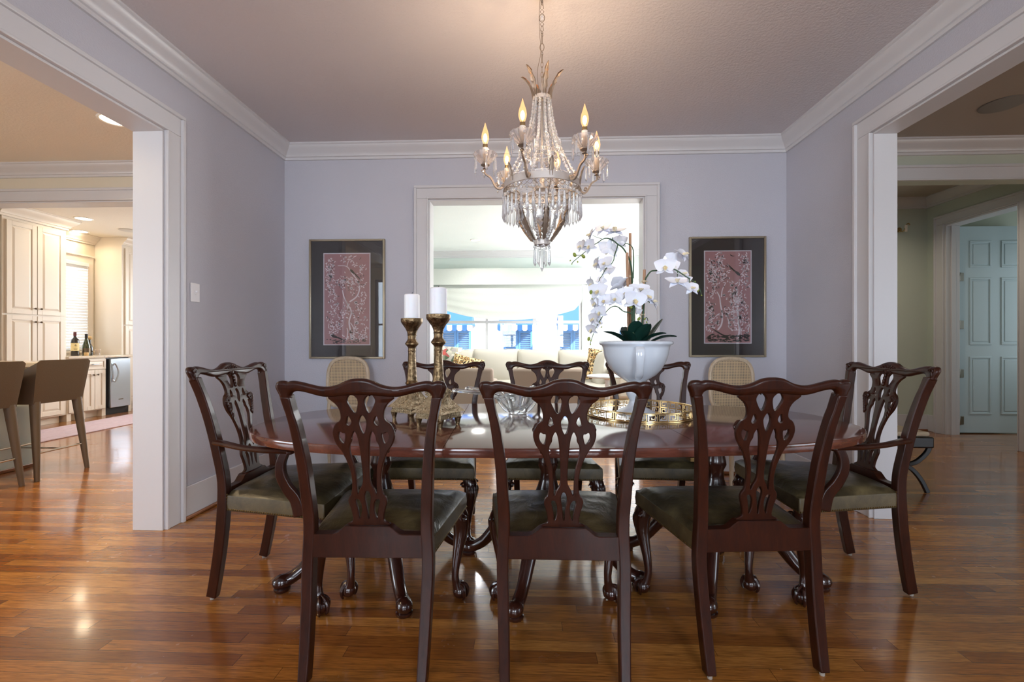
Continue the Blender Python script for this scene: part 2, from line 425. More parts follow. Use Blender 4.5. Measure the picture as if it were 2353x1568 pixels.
def rug_mat():
    k = N('faded_pink_runner'); c = k.coord(); a = k.noise(k.mapping(c, (14, 2, 1)), 3, 6, .75, .8); b = k.noise(c, 5, 3)
    k.bsdf(k.mix(b, k.ramp(a, [(.36, lin(150, 112, 128)), (.46, lin(206, 186, 198)), (.54, lin(214, 200, 208)), (.64, lin(150, 146, 172))]), lin(198, 176, 188)), .95, normal=k.bump(k.noise(c, 400, 2), .6, .004)); return k.m
M['rug'] = rug_mat()
M['blind'] = plain('white_blind', lin(240, 242, 244), .5)
M['lamp_on'] = emit('lit_downlight', (1, .86, .62), 9)
M['lamp_rim'] = plain('white_lamp_rim', lin(235, 230, 222), .4)
M['speaker'] = plain('ceiling_speaker_grille', lin(150, 148, 142), .7, bump=.8, bscale=700)
M['speaker_white'] = plain('white_speaker_grille', lin(214, 208, 198), .7, bump=.8, bscale=700)
M['sofa'] = plain('oatmeal_sofa_linen', lin(192, 186, 174), .9, bump=.4, bscale=300)
M['taupe'] = plain('taupe_upholstery', lin(166, 148, 134), .9, bump=.3, bscale=300)
M['white_up'] = plain('white_table_lacquer', lin(238, 238, 238), .35)
M['linen'] = paint('linen_roman_shade', lin(188, 191, 185), .95, 60, .3, .05)
def leopard():
    k = N('leopard_print'); c = k.coord(); v = k.n('ShaderNodeTexVoronoi', feature='F1'); v.inputs['Scale'].default_value = 26; k.l(k.mapping(c, (1.5, 1, .8)), v.inputs['Vector'])
    ring = k.ramp(v.outputs[0], [(.3, lin(196, 146, 84)), (.36, lin(26, 18, 12)), (.52, lin(26, 18, 12)), (.58, lin(226, 196, 146))])
    k.bsdf(ring, .9); return k.m
M['leopard'] = leopard()
def floral():
    k = N('floral_cushion_print'); c = k.coord(); v = k.n('ShaderNodeTexVoronoi', feature='F1'); v.inputs['Scale'].default_value = 16; k.l(c, v.inputs['Vector'])
    s = k.n('ShaderNodeSeparateColor'); k.l(v.outputs['Color'], s.inputs[0])
    k.bsdf(k.ramp(s.outputs[0], [(0, lin(214, 206, 190)), (.35, lin(58, 92, 60)), (.5, lin(222, 204, 190)), (.65, lin(206, 96, 84)), (.8, lin(90, 80, 96)), (.95, lin(230, 224, 210))]), .9); return k.m
M['floral'] = floral()
M['facade'] = plain('white_stucco', lin(236, 236, 236), .9, bump=.4, bscale=40)
M['awning_blue'] = plain('blue_awning_canvas', lin(24, 74, 138), .8)
M['awning_white'] = plain('white_awning_canvas', lin(240, 240, 240), .8)
M['shutter'] = plain('blue_shutter_paint', lin(84, 132, 186), .6)
M['ground'] = plain('pale_paving', lin(196, 192, 182), .9)
M['door'] = plain('pale_blue_grey_door_paint', lin(188, 204, 210), .4)
M['hinge'] = plain('nickel_hinge', lin(150, 146, 138), .35, 1.0)
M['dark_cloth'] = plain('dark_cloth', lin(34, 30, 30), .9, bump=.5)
M['black_wood'] = plain('ebonised_wood', lin(15, 13, 13), .35)
M['stool_cushion'] = plain('beige_patterned_cushion', lin(176, 158, 132), .9, bump=.8, bscale=50)
# light levels
BULB_W, W_REAR_L, W_REAR_R, W_PASS, W_HALL, W_SIDE_R, W_SIDE_L, W_KWIN, W_KB, W_LIV, W_DOWN, W_PDOWN, W_LDOWN, W_HFILL, W_CLOSET, W_SUN, W_SKY, EXPO = 8.0, 50, 72, 7, 5, 9, 62, 15, 120, 112, 2.6, 15, 12, 6, 8, 11, 2.6, 0.78
# ------------------------------------------------------------------ the rooms
XL, XR, YB, YF, ZC = -2.115, 2.115, 3.845, -2.4, 2.77
LO, LI, LZI, LZO = 0.30, 2.55, 2.315, 2.445       # left opening: near / far edge, inner and outer height
RO, RI, RZI, RZO = 0.65, 2.895, 2.38, 2.505       # right opening
BX0, BX1, BZI, BZO = -0.863, 0.955, 2.303, 2.415  # back opening
TL, TR, TB = 0.165, 0.125, 0.13                   # wall thicknesses

m = MB(); m.box(-7.6, -2.8, -.12, 7.2, 8.6, 0); struct('floor', m, M['floor'], 'oak strip floor with glossy varnish running through all rooms', 'floor')
m = MB(); m.box(XL-TL, YF, ZC, XR+TR, YB+.02, ZC+.15); struct('ceiling', m, M['ceil'], 'pinkish white textured dining room ceiling above the chandelier', 'ceiling')
m = MB(); m.box(-7.2, YF, ZC, XL-TL, 9.2, ZC+.15); struct('ceiling_kitchen', m, M['ceil_k'], 'cream ceiling of the kitchen side with downlights', 'ceiling')
m = MB(); m.box(XL-TL, YB+.02, ZC, 2.36, 8.7, ZC+.15); struct('ceiling_living', m, M['ceil_l'], 'white ceiling of the living room beyond the back opening', 'ceiling')
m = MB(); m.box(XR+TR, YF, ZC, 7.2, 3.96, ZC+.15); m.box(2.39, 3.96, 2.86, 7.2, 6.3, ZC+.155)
struct('ceiling_hall', m, M['ceil_h_dimmed'], 'ceiling beyond the right opening, its dimness put into the colour', 'ceiling')

m = MB(); m.box(XL-TL, LI, 0, XL, YB+TB, ZC); m.box(XL-TL, LO, LZI, XL, LI, ZC); m.box(XL-TL, YF, 0, XL, LO, ZC)
struct('wall_left', m, M['wall'], 'lavender grey left wall with the wide kitchen opening', 'wall')
m = MB(); m.box(XR, RI, 0, XR+TR, YB+TB, ZC); m.box(XR, RO, RZI, XR+TR, RI, ZC); m.box(XR, YF, 0, XR+TR, RO, ZC)
struct('wall_right', m, M['wall'], 'lavender grey right wall with the wide hall opening', 'wall')
m = MB(); m.box(XL, YB, 0, BX0, YB+TB, ZC); m.box(BX0, YB, BZI, BX1, YB+TB, ZC); m.box(BX1, YB, 0, XR, YB+TB, ZC)
struct('wall_back', m, M['wall'], 'lavender grey back wall holding the two pictures', 'wall')
# wall behind the camera with two windows
WF = [(-1.75, -.55), (.55, 1.75)]; WZ0, WZ1 = .55, 2.3
m = MB(); xs = [XL-TL]+[q for w in WF for q in w]+[XR+TR]
for a, b in ((xs[0], xs[1]), (xs[2], xs[3]), (xs[4], xs[5])): m.box(a, YF-.15, 0, b, YF, ZC)
for a, b in WF: m.box(a, YF-.15, 0, b, YF, WZ0); m.box(a, YF-.15, WZ1, b, YF, ZC)
struct('wall_front', m, M['wall'], 'lavender grey wall behind the camera with two windows', 'wall')

def window(name, x0, x1, y, z0, z1, label, bars_x=(), bars_z=(), th=.05, dep=.06, glass=True):
    m = MB()
    m.box(x0, y-dep/2, z0, x0+th, y+dep/2, z1); m.box(x1-th, y-dep/2, z0, x1, y+dep/2, z1)
    m.box(x0+th, y-dep/2, z0, x1-th, y+dep/2, z0+th); m.box(x0+th, y-dep/2, z1-th, x1-th, y+dep/2, z1)
    for b, w in bars_x: m.box(b-w/2, y-dep/2, z0+th, b+w/2, y+dep/2, z1-th)
    for b, w in bars_z: m.box(x0+th, y-dep/2+.004, b-w/2, x1-th, y+dep/2-.004, b+w/2)
    o = struct(name, m, M['trim'], label, 'window')
    if glass:
        g = MB(); g.box(x0+th, y-.003, z0+th, x1-th, y+.003, z1-th); g.build('window_pane', M['pane'], o)
    return o
window('window_1', -1.75, -.55, YF-.07, WZ0, WZ1, 'left dining room window behind the camera', [(-1.15, .04)], [(1.42, .04)])
window('window_2', .55, 1.75, YF-.07, WZ0, WZ1, 'right dining room window behind the camera', [(1.15, .04)], [(1.42, .04)])

# door casings: flat board, raised back band, inner bead; along an opening in a wall
def casing(name, frame, a0, a1, zi, zo, wd, label):
    """frame(a, out, z): a along the wall, out away from the wall face"""
    m = MB()
    def bx(a, b, o, z0, z1):
        p = [frame(q, w, z) for z in (z0, z1) for q, w in ((a, -.002), (b, -.002), (b, o), (a, o))]
        m.add(p, [(3, 2, 1, 0), (4, 5, 6, 7), (0, 1, 5, 4), (1, 2, 6, 5), (2, 3, 7, 6), (3, 0, 4, 7)])
    for lo, hi, out, z0 in ((a1+.004, a1+wd-.002, .018, 0), (a0-wd+.002, a0-.004, .018, 0)): bx(lo, hi, out, 0, zi+.004)
    bx(a0-wd+.002, a1+wd-.002, .018, zi+.004, zo-.002)
    bw = .022
    bx(a1+wd-bw, a1+wd, .034, 0, zo-bw); bx(a0-wd, a0-wd+bw, .034, 0, zo-bw); bx(a0-wd, a1+wd, .034, zo-bw, zo)
    bx(a1+.0004, a1+.014, .024, 0, zi+.0004); bx(a0-.014, a0-.0004, .024, 0, zi+.0004); bx(a0-.014, a1+.014, .024, zi+.0004, zi+.014)
    return struct(name, m, M['trim'], label, 'trim', .003)
casing('trim_1', lambda a, o, z: Vector((XL+o, a, z)), LO, LI, LZI, LZO, .128, 'white casing around the kitchen opening in the left wall')
casing('trim_2', lambda a, o, z: Vector((XR-o, a, z)), RO, RI, RZI, RZO, .135, 'white casing around the hall opening in the right wall')
casing('trim_3', lambda a, o, z: Vector((a, YB-o, z)), BX0, BX1, BZI, BZO, .12, 'white casing around the living room opening in the back wall')
# jamb linings
def lining(name, pts, label):
    m = MB()
    for b in pts: m.box(*b)
    return struct(name, m, M['trim'], label, 'trim', .002)
e = .012
lining('trim_4', [(XL-TL-.012, LI-e, 0, XL+.002, LI-.0006, LZI-e), (XL-TL-.012, LO, LZI-e, XL+.002, LI-.0006, LZI), (XL-TL-.012, LO, 0, XL+.002, LO+e, LZI-e)], 'white jamb lining of the kitchen opening')
lining('trim_5', [(XR-.002, RI-e, 0, XR+TR+.012, RI-.0006, RZI-e), (XR-.002, RO, RZI-e, XR+TR+.012, RI-.0006, RZI), (XR-.002, RO, 0, XR+TR+.012, RO+e, RZI-e)], 'white jamb lining of the hall opening')
lining('trim_6', [(BX0, YB-.002, 0, BX0+e, YB+TB+.012, BZI-e), (BX0, YB-.002, BZI-e, BX1, YB+TB+.012, BZI), (BX1-e, YB-.002, 0, BX1, YB+TB+.012, BZI-e)], 'white jamb lining of the living room opening')

CROWN = [(0, 0), (.098, 0), (.098, .012), (.088, .018), (.084, .030), (.070, .046), (.046, .066), (.030, .084), (.028, .094), (.018, .098), (.016, .118), (0, .118)]
def crown_room(name, x0, y0, x1, y1, mat, label, zc=ZC):
    m = MB(); vs = []; fs = []; n = len(CROWN)
    for p, q in CROWN: vs += [(x0+p, y0+p, zc-q), (x1-p, y0+p, zc-q), (x1-p, y1-p, zc-q), (x0+p, y1-p, zc-q)]
    for i in range(n-1):
        for k in range(4): fs.append((i*4+k, i*4+(k+1) % 4, (i+1)*4+(k+1) % 4, (i+1)*4+k))
    m.add(vs, fs); return struct(name, m, mat, label, 'trim')
crown_room('trim_7', XL, YF, XR, YB, M['trim'], 'white stepped crown moulding around the dining room ceiling')
def crown_strip(name, p0, p1, inw, mat, label, zc=ZC, sc_=1.0):
    m = MB(); vs = []; fs = []; p0, p1, inw = Vector(p0), Vector(p1), Vector(inw); n = len(CROWN)
    for p, q in CROWN:
        for e_ in (p0, p1): vs.append(Vector((e_.x+inw.x*p*sc_, e_.y+inw.y*p*sc_, zc-q*sc_)))
    for i in range(n-1): fs.append((i*2, i*2+1, i*2+3, i*2+2))
    fs += [tuple(range(0, 2*n, 2)), tuple(range(1, 2*n, 2))]
    m.add(vs, fs); return struct(name, m, mat, label, 'trim')

# baseboards with a stained shoe moulding
def base(name, segs, label, h=.20):
    m = MB(); s = MB()
    for (x0, y0, x1, y1) in segs:
        m.box(min(x0, x1), min(y0, y1), 0.001, max(x0, x1), max(y0, y1), h)
    o = struct(name, m, M['trim'], label, 'trim', .004); return o
o = base('baseboard_left', [(XL, LI+.128, XL+.016, YB)], 'tall white baseboard on the left wall')
s = MB(); s.box(XL+.016, LI+.128, .001, XL+.034, YB, .022); s.build('shoe_moulding', M['shoe'], o, .006)
o = base('baseboard_right', [(XR-.016, RI+.135, XR, YB)], 'tall white baseboard on the right wall')
s = MB(); s.box(XR-.034, RI+.135, .001, XR-.016, YB, .022); s.build('shoe_moulding', M['shoe'], o, .006)
o = base('baseboard_back', [(XL+.034, YB-.016, BX0-.12, YB), (BX1+.12, YB-.016, XR-.034, YB)], 'tall white baseboard along the back wall')
s = MB(); s.box(XL+.034, YB-.034, .001, BX0-.12, YB-.016, .022); s.box(BX1+.12, YB-.034, .001, XR-.034, YB-.016, .022); s.build('shoe_moulding', M['shoe'], o, .006)

# --- passage and kitchen shell (left)
SW = (-1.9, .5, .5, 2.35)
KW = (6.07, 6.87, .98, 2.33)   # kitchen window y0,y1,z0,z1 in the wall x=-6.95 (cut below)
m = MB(); y0, y1, z0, z1 = KW
m.box(-7.2, YF-.15, 0, -6.95, SW[0], ZC); m.box(-7.2, SW[1], 0, -6.95, y0, ZC); m.box(-7.2, SW[0], 0, -6.95, SW[1], SW[2]); m.box(-7.2, SW[0], SW[3], -6.95, SW[1], ZC); m.box(-7.2, y1, 0, -6.95, 9.2, ZC); m.box(-7.2, y0, 0, -6.95, y1, z0); m.box(-7.2, y0, z1, -6.95, y1, ZC)
m.box(-6.95, 4.4, 0, -6.36, 5.215, ZC)
struct('wall_kitchen_left', m, M['cream_wall'], 'cream kitchen wall with the blinded window', 'wall')
m = MB(); m.box(-7.2, 9.0, 0, -2.4, 9.2, ZC); KB = (-5.6, -3.2, .9, 2.4)
m = MB(); m.box(-7.2, 9.0, 0, KB[0], 9.2, ZC); m.box(KB[1], 9.0, 0, -2.4, 9.2, ZC); m.box(KB[0], 9.0, 0, KB[1], 9.2, KB[2]); m.box(KB[0], 9.0, KB[3], KB[1], 9.2, ZC); struct('wall_kitchen_back', m, M['cream_wall'], 'cream far kitchen wall', 'wall')
m = MB(); m.box(-2.55, YB+TB, 0, -2.35, 9.0, ZC); struct('wall_kitchen_right', m, M['cream_wall'], 'cream right kitchen wall out of view', 'wall')
HZ, HY = 2.427, 4.15
m = MB(); m.box(-6.95, HY, HZ, -2.55, HY+.15, ZC); m.box(-6.95, HY, 0, -6.62, HY+.15, HZ); m.box(-2.9, HY, 0, -2.55, HY+.15, HZ); m.box(-2.55, YB+TB, 0, XL-TL, YB+TB+.1, ZC)
struct('wall_passage_back', m, M['cream_wall'], 'cream header wall between the breakfast area and kitchen', 'wall')
casing('trim_8', lambda a, o, z: Vector((a, HY-o, z)), -6.62, -2.9, HZ, HZ+.115, .11, 'white casing on the kitchen header')
lining('trim_9', [(-6.62, HY-.002, HZ-.012, -2.9, HY+.16, HZ)], 'white soffit lining of the kitchen header')
crown_strip('trim_10', (-6.95, HY, 0), (-2.28, HY, 0), (0, -1, 0), M['trim'], 'crown moulding above the kitchen header')
crown_strip('trim_11', (-6.95, 5.985, 0), (-6.95, 6.998, 0), (1, 0, 0), M['cabinet'], 'crown moulding above the kitchen window', ZC, 1.1)
PW = (-3.46, -2.45, .2, 2.5)
m = MB(); m.box(-7.2, YF-.15, 0, PW[0], YF, ZC); m.box(PW[1], YF-.15, 0, XL-TL, YF, ZC); m.box(PW[0], YF-.15, 0, PW[1], YF, PW[2]); m.box(PW[0], YF-.15, PW[3], PW[1], YF, ZC); struct('wall_passage_front', m, M['cream_wall'], 'cream wall of the breakfast area behind the camera', 'wall')
# kitchen window: casing, frame, blind
m = MB(); x = -6.95
for a, b, c, d in ((y0-.09, y0, z0-.02, z1), (y1, y1+.09, z0-.02, z1), (y0-.09, y1+.09, z1, z1+.115)): m.box(x, a, c, x+.02, b, d)
m.box(x, y0-.10, z1+.10, x+.035, y1+.10, z1+.125); m.box(x, y0-.1, z0-.045, x+.05, y1+.1, z0-.02)
struct('trim_12', m, M['cabinet'], 'cream casing of the kitchen window', 'trim', .003)
m = MB()
for a, b, c, d in ((y0, y0+.05, z0, z1), (y1-.05, y1, z0, z1), (y0+.05, y1-.05, z0, z0+.05), (y0+.05, y1-.05, z1-.05, z1), (y0+.05, y1-.05, 1.62, 1.67)): m.box(-7.14, a, c, -7.09, b, d)
o = struct('window_3', m, M['trim'], 'kitchen window behind the white blind', 'window')
g = MB(); g.box(-7.118, y0+.05, z0+.05, -7.112, y1-.05, z1-.05); g.build('window_pane', M['pane'], o)

window('window_7', PW[0], PW[1], YF-.07, PW[2], PW[3], 'breakfast area window behind the camera', [(-2.95, .05)], [(1.5, .04)])

window('added_window_8', KB[0], KB[1], 9.1, KB[2], KB[3], 'added far kitchen window out of view for fill light', [(-4.4, .05)], [(1.65, .04)])  # window added in the unseen wall to carry fill light
# --- living room shell (behind)
LX0, LX1, LY = -2.30, 2.20, 8.36
W1 = (-1.72, .95, .90, 2.12); W2 = (1.28, 2.08, .90, 2.25)
m = MB(); xs = [LX0, W1[0], W1[1], W2[0], W2[1], LX1]
for a, b in ((xs[0], xs[1]), (xs[2], xs[3]), (xs[4], xs[5])): m.box(a, LY, 0, b, LY+.16, ZC)
for w in (W1, W2): m.box(w[0], LY, 0, w[1], LY+.16, w[2]); m.box(w[0], LY, w[3], w[1], LY+.16, ZC)
struct('wall_living_back', m, M['white_wall'], 'pale green white window wall of the living room', 'wall')
m = MB(); m.box(LX0-.05, YB+TB, 0, LX0, LY, ZC); struct('wall_living_left', m, M['white_wall'], 'pale left wall of the living room', 'wall')
RW = (5.9, 7.7, .6, 2.3)
m = MB(); m.box(LX1, YB+TB+.0, 0, LX1+.15, RW[0], ZC); m.box(LX1, RW[1], 0, LX1+.15, LY, ZC); m.box(LX1, RW[0], 0, LX1+.15, RW[1], RW[2]); m.box(LX1, RW[0], RW[3], LX1+.15, RW[1], ZC)
struct('wall_living_right', m, M['white_wall'], 'pale right wall of the living room with a sunny window', 'wall')
m = MB(); m.box(LX0, YB+TB, 0, BX0, YB+TB+.01, ZC); m.box(BX1, YB+TB, 0, LX1, YB+TB+.01, ZC); m.box(BX0, YB+TB, BZI, BX1, YB+TB+.01, ZC)
struct('wall_living_front', m, M['white_wall'], 'pale living room side of the back wall', 'wall')
crown_strip('trim_13', (LX0, LY, 0), (LX1, LY, 0), (0, -1, 0), M['trim'], 'white crown moulding above the living room window', ZC, 1.0)
window('window_4', W1[0], W1[1], LY+.06, W1[2], W1[3], 'wide living room window behind the fabric shade', [(-.80, .045), (.085, .07)], [(1.47, .05)], .05)
window('window_5', W2[0], W2[1], LY+.06, W2[2], W2[3], 'bright right living room window behind the orchid', [(1.66, .05)], [(1.47, .05)], .05)
m = MB(); y0_, y1_, z0_, z1_ = RW
for a, b, c, d in ((y0_, y0_+.06, z0_, z1_), (y1_-.06, y1_, z0_, z1_), (y0_+.06, y1_-.06, z0_, z0_+.06), (y0_+.06, y1_-.06, z1_-.06, z1_), (6.77, 6.83, z0_+.06, z1_-.06)): m.box(LX1+.05, a, c, LX1+.10, b, d)
o = struct('window_6', m, M['trim'], 'side window of the living room out of view', 'window')
m = MB(); m.box(W1[0]-.08, LY-.05, W1[2]-.035, W1[1]+.08, LY, W1[2]-.0005); m.box(W2[0]-.08, LY-.05, W2[2]-.035, W2[1]+.08, LY, W2[2]-.0005)
struct('trim_14', m, M['trim'], 'white sills under the living room windows', 'trim', .004)

# --- hall shell (right)
QX, QY = 4.9, 5.82
ZH = 2.86
GY = 3.95
m = MB(); m.box(XR+TR, GY, 2.44, 7.0, GY+.11, ZH); m.box(XR+TR, GY, 0, XR+TR+.15, GY+.11, 2.44); m.box(4.85, GY, 0, 7.0, GY+.11, 2.44)
struct('wall_hall_header', m, M['sage'], 'dim header wall between the right room and the hall', 'wall')
casing('trim_15', lambda a, o, z: Vector((a, GY-o, z)), XR+TR+.15, 4.85, 2.44, 2.565, .12, 'casing on the hall header')
crown_strip('trim_16', (XR+TR, GY, 0), (6.9, GY, 0), (0, -1, 0), M['trim'], 'crown moulding above the hall header')
m = MB(); m.box(XR+TR, QY, 0, 7.0, QY+.12, ZH); struct('wall_hall_back', m, M['sage'], 'grey green end wall of the hall', 'wall')
DY0, DY1, DZ = 4.76, 5.583, 2.485
m = MB(); m.box(QX, GY+.11, 0, QX+.16, DY0, ZH); m.box(QX, DY1, 0, QX+.16, QY, ZH); m.box(QX, DY0, DZ, QX+.16, DY1, ZH)
struct('wall_hall_right', m, M['sage'], 'grey green hall wall with the open doorway', 'wall')
m = MB(); m.box(2.36, GY+.11, 0, 2.39, QY, ZH)
struct('wall_hall_left', m, M['sage'], 'grey green left hall wall out of view', 'wall')
SW = (-1.9, .5, .5, 2.35)
m = MB(); m.box(6.9, YF, 0, 7.1, SW[0], ZH); m.box(6.9, SW[1], 0, 7.1, 6.3, ZH); m.box(6.9, SW[0], 0, 7.1, SW[1], SW[2]); m.box(6.9, SW[0], SW[3], 7.1, SW[1], ZH); struct('wall_hall_side', m, M['sage'], 'far right side wall out of view', 'wall')
HW = (5.9, 6.8)
m = MB(); m.box(XR+TR, YF-.15, 0, HW[0], YF, ZC); m.box(HW[1], YF-.15, 0, 7.1, YF, ZC); m.box(HW[0], YF-.15, 0, HW[1], YF, WZ0); m.box(HW[0], YF-.15, WZ1, HW[1], YF, ZC)
struct('wall_hall_front', m, M['sage'], 'wall of the right room behind the camera', 'wall')
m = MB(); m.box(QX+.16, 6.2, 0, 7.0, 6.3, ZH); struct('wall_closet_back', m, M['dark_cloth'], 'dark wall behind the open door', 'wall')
casing('trim_17', lambda a, o, z: Vector((QX-o, a, z)), DY0, DY1, DZ, DZ+.11, .115, 'white casing around the hall doorway')
m = MB(); m.box(QX-.0005, DY1-.02, 0, QX+.155, DY1-.0005, DZ-.02); m.box(QX-.0005, DY0, DZ-.02, QX+.17, DY1, DZ); m.box(QX-.0005, DY0, 0, QX+.17, DY0+.02, DZ-.02); m.box(QX+.05, DY1-.034, 0, QX+.10, DY1-.02, DZ-.02)
struct('trim_18', m, M['trim'], 'white jamb of the hall doorway', 'trim', .002)
crown_strip('trim_19', (XR+TR+.3, QY, 0), (QX, QY, 0), (0, -1, 0), M['trim'], 'cream crown moulding on the hall end wall', ZH)
crown_strip('trim_20', (QX, GY+.11, 0), (QX, QY, 0), (-1, 0, 0), M['trim'], 'cream crown moulding above the hall doorway', ZH)
o = base('baseboard_hall', [(2.75, QY-.016, QX, QY), (QX-.016, DY1+.115, QX, QY-.016)], 'white baseboard of the hall end wall')
s = MB(); s.box(2.75, QY-.034, .001, QX-.016, QY-.016, .022); s.build('shoe_moulding', M['shoe'], o, .005)

# six-panel door standing open beyond the hall doorway
def panel_door(name, w, h, label):
    m = MB(); t = .04; m.box(0, 0, .012, w, t, h)
    o = struct(name, m, M['door'], label, 'door', .002)
    st = .115; cols = [(st, w/2-.055), (w/2+.055, w-st)]
    for (a, b) in cols:
        for (c, d) in ((.23, .92), (1.06, 1.86), (1.98, 2.30)):
            p = MB(); f = .022
            # recessed-looking moulded frame with a raised field
            for q in ((a, c, b, c+f), (a, d-f, b, d), (a, c+f, a+f, d-f), (b-f, c+f, b, d-f)): p.box(q[0], -.008, q[1], q[2], .004, q[3])
            p.box(a+f+.018, -.005, c+f+.018, b-f-.018, .004, d-f-.018)
            p.build('door_panel', M['door'], o, .003)
    for z in (.16, .72, 1.30, 1.87, 2.36)[:4]:
        hg = MB(); hg.box(-.055, -.012, z-.05, -.012, -.004, z+.05); hg.box(.002, -.012, z-.05, .042, -.004, z+.05); hg.tube([(-.006, -.012, z-.052), (-.006, -.012, z+.052)], .007, 8)
        hg.build('hinge', M['hinge'], o, .004)
    return o
o = panel_door('door_1', .84, 2.475, 'pale blue six-panel hall door standing open')
o.location = (5.12, 5.64, 0)

# --- outside
m = MB(); m.box(-30, -20, -.5, 30, 40, -.3); struct('ground', m, M['ground'], 'pale paving outside the windows', 'ground')
m = MB(); m.box(-14, 13.0, -.3, 14, 13.3, 5.5); struct('facade', m, M['facade'], 'sunlit white house front outside the living room window', 'facade')
m = MB(); m.box(-8, -6.0, 2.95, 8, -2.56, 3.1); struct('sun_block_slab', m, M['facade'], 'unseen slab added to shade the windows behind the camera', 'roof')  # slab added out of view to keep sun out of the rear windows
m = MB(); m.box(-7.6, -2.8, 2.93, 7.3, 9.3, 3.05); struct('roof', m, M['facade'], 'flat roof over the rooms', 'roof')
# ------------------------------------------------------------------ dining chairs
KX, KZ = .000338, .000356
def zz(zy): return .972-(zy-50)*KZ
def xx(zx): return (zx-803)*KX
LEAN = [.082]
def ybk(x, z, seat=.43):
    """depth of the raked back (back of chair is -y)"""
    if z >= seat:
        t = (z-seat)/.54; return -.225-LEAN[0]*t**1.35-.012*t*(1-min(1, abs(x)/.27)**2)
    t = (seat-z)/seat; return -.225-.060*t**1.6
def mirror(pts): return [(-p[0], p[1]) for p in reversed(pts)]

CREST_TOP = [(18, 140), (22, 108), (38, 84), (66, 74), (108, 74), (135, 82), (165, 74), (210, 74), (270, 84), (350, 103), (430, 120), (490, 124), (545, 118), (600, 104), (640, 88), (690, 66), (745, 53)]
CREST_BOT = [(760, 196), (690, 200), (600, 208), (500, 214), (440, 210), (380, 196), (310, 178), (250, 167), (205, 166), (170, 180), (153, 205), (148, 232), (60, 232), (42, 196)]
half = [(xx(a), zz(b)) for a, b in CREST_BOT+CREST_TOP]
CREST = half+[(0, zz(50))]+mirror(half)+[(0, zz(195))]
# splat outline, left half from the top down
SP_L = [(640, 188), (520, 205), (500, 228), (555, 272), (588, 318), (600, 368), (598, 410), (580, 436), (548, 458), (522, 500), (512, 560), (535, 640), (590, 720), (625, 800), (655, 900), (665, 1000), (652, 1104), (628, 1140), (618, 1190), (638, 1262), (652, 1330), (648, 1372), (612, 1412)]
hl = [(xx(a), zz(b)) for a, b in SP_L]
SPLAT = hl+mirror(hl)
H = [[(705, 192), (674, 240), (690, 292), (737, 360), (764, 302), (770, 242), (742, 206)],
     [(672, 388), (697, 438), (674, 474), (653, 462), (656, 432)],
     [(582, 530), (606, 545), (628, 548), (628, 582), (610, 638), (578, 604), (570, 562)],
     [(718, 527), (692, 575), (688, 612), (666, 655), (662, 712), (674, 775), (697, 870), (708, 990), (712, 1112), (736, 1064), (764, 1010), (770, 930), (764, 780), (755, 660), (740, 570)],
     [(692, 1168), (716, 1168), (740, 1212), (740, 1290), (718, 1348), (711, 1300), (700, 1230), (688, 1188)]]
HC = [[(803, 380), (838, 442), (806, 548), (768, 445)], [(805, 1082), (834, 1140), (820, 1240), (808, 1352), (792, 1240), (778, 1132)]]
HOLES = []
for h_ in H:
    q = [(xx(a), zz(b)) for a, b in h_]; HOLES += [q, mirror(q)]
for h_ in HC: HOLES.append([(xx(a), zz(b)) for a, b in h_])

def make_crest(): return fill_shape(CREST, [], .030, .0125, lambda x, t, z: Vector((x, ybk(x, z)+t, z)), 4)
def make_splat(): return fill_shape(SPLAT, HOLES, .014, .0025, lambda x, t, z: Vector((x, ybk(x, z)+.004+t, z)), 4)

STILE = [(105, 205, .0305), (136, 350, .026), (159, 450, .0285), (188, 640, .031), (211, 850, .034), (226, 1100, .036), (240, 1400, .037)]
def rear_leg(s):
    pts = []; w = []
    for zx, zy, wd in STILE: z = zz(zy); pts.append((s*abs(xx(zx)), ybk(.3, z), z)); w.append((wd, .038))
    for z, x, wd in ((.36, .1955, .037), (.22, .192, .036), (.10, .1885, .034), (.012, .186, .031)): pts.append((s*x, ybk(.3, z), z)); w.append((wd, .042))
    P = crom(pts, 4); m = MB(); m.rect_sweep(P, w, (1, 0, 0)); return m
def seat_mesh(rw, fw, y0, y1, zlo=.372, zs=.452, dome=.026):
    m = MB(); n = 22; vs = []; idx = {}
    def P(u, v):   # u,v in -1..1
        t = (v+1)/2; x = u*(rw+(fw-rw)*t); y = y0+(y1-y0)*t
        ed = max(abs(u), abs(v)); dz = dome*(1-abs(u)**3)*(1-abs(v)**3)
        wr = .0035*noise.noise(Vector((x*9, y*22, 3.1)))*(1-ed**6)
        drop = .016*max(0, (ed-.9)/.1)**2
        return Vector((x, y, zs+dz+wr-drop))
    for i in range(n+1):
        for j in range(n+1): idx[i, j] = len(vs); vs.append(P(-1+2*i/n, -1+2*j/n))
    fs = [(idx[i, j], idx[i+1, j], idx[i+1, j+1], idx[i, j+1]) for i in range(n) for j in range(n)]
    m.add(vs, fs); return m
def seat_side(rw, fw, y0, y1, zlo=.372, zs=.452):
    m = MB(); zt = zs-.014
    vs = [(-rw, y0), (rw, y0), (fw, y1), (-fw, y1)]
    ins = .006
    lo = [Vector((x, y, zlo)) for x, y in vs]; hi = [Vector((x, y, zt)) for x, y in vs]
    mid = [Vector((x*1.012, y+(.003 if y > 0 else -.0), (zlo+zt)/2)) for x, y in vs]
    m.add(lo+mid+hi, [(3, 2, 1, 0), (8, 9, 10, 11)]+[(a+k, a+(k+1) % 4, a+4+(k+1) % 4, a+4+k) for a in (0, 4) for k in range(4)])
    return m
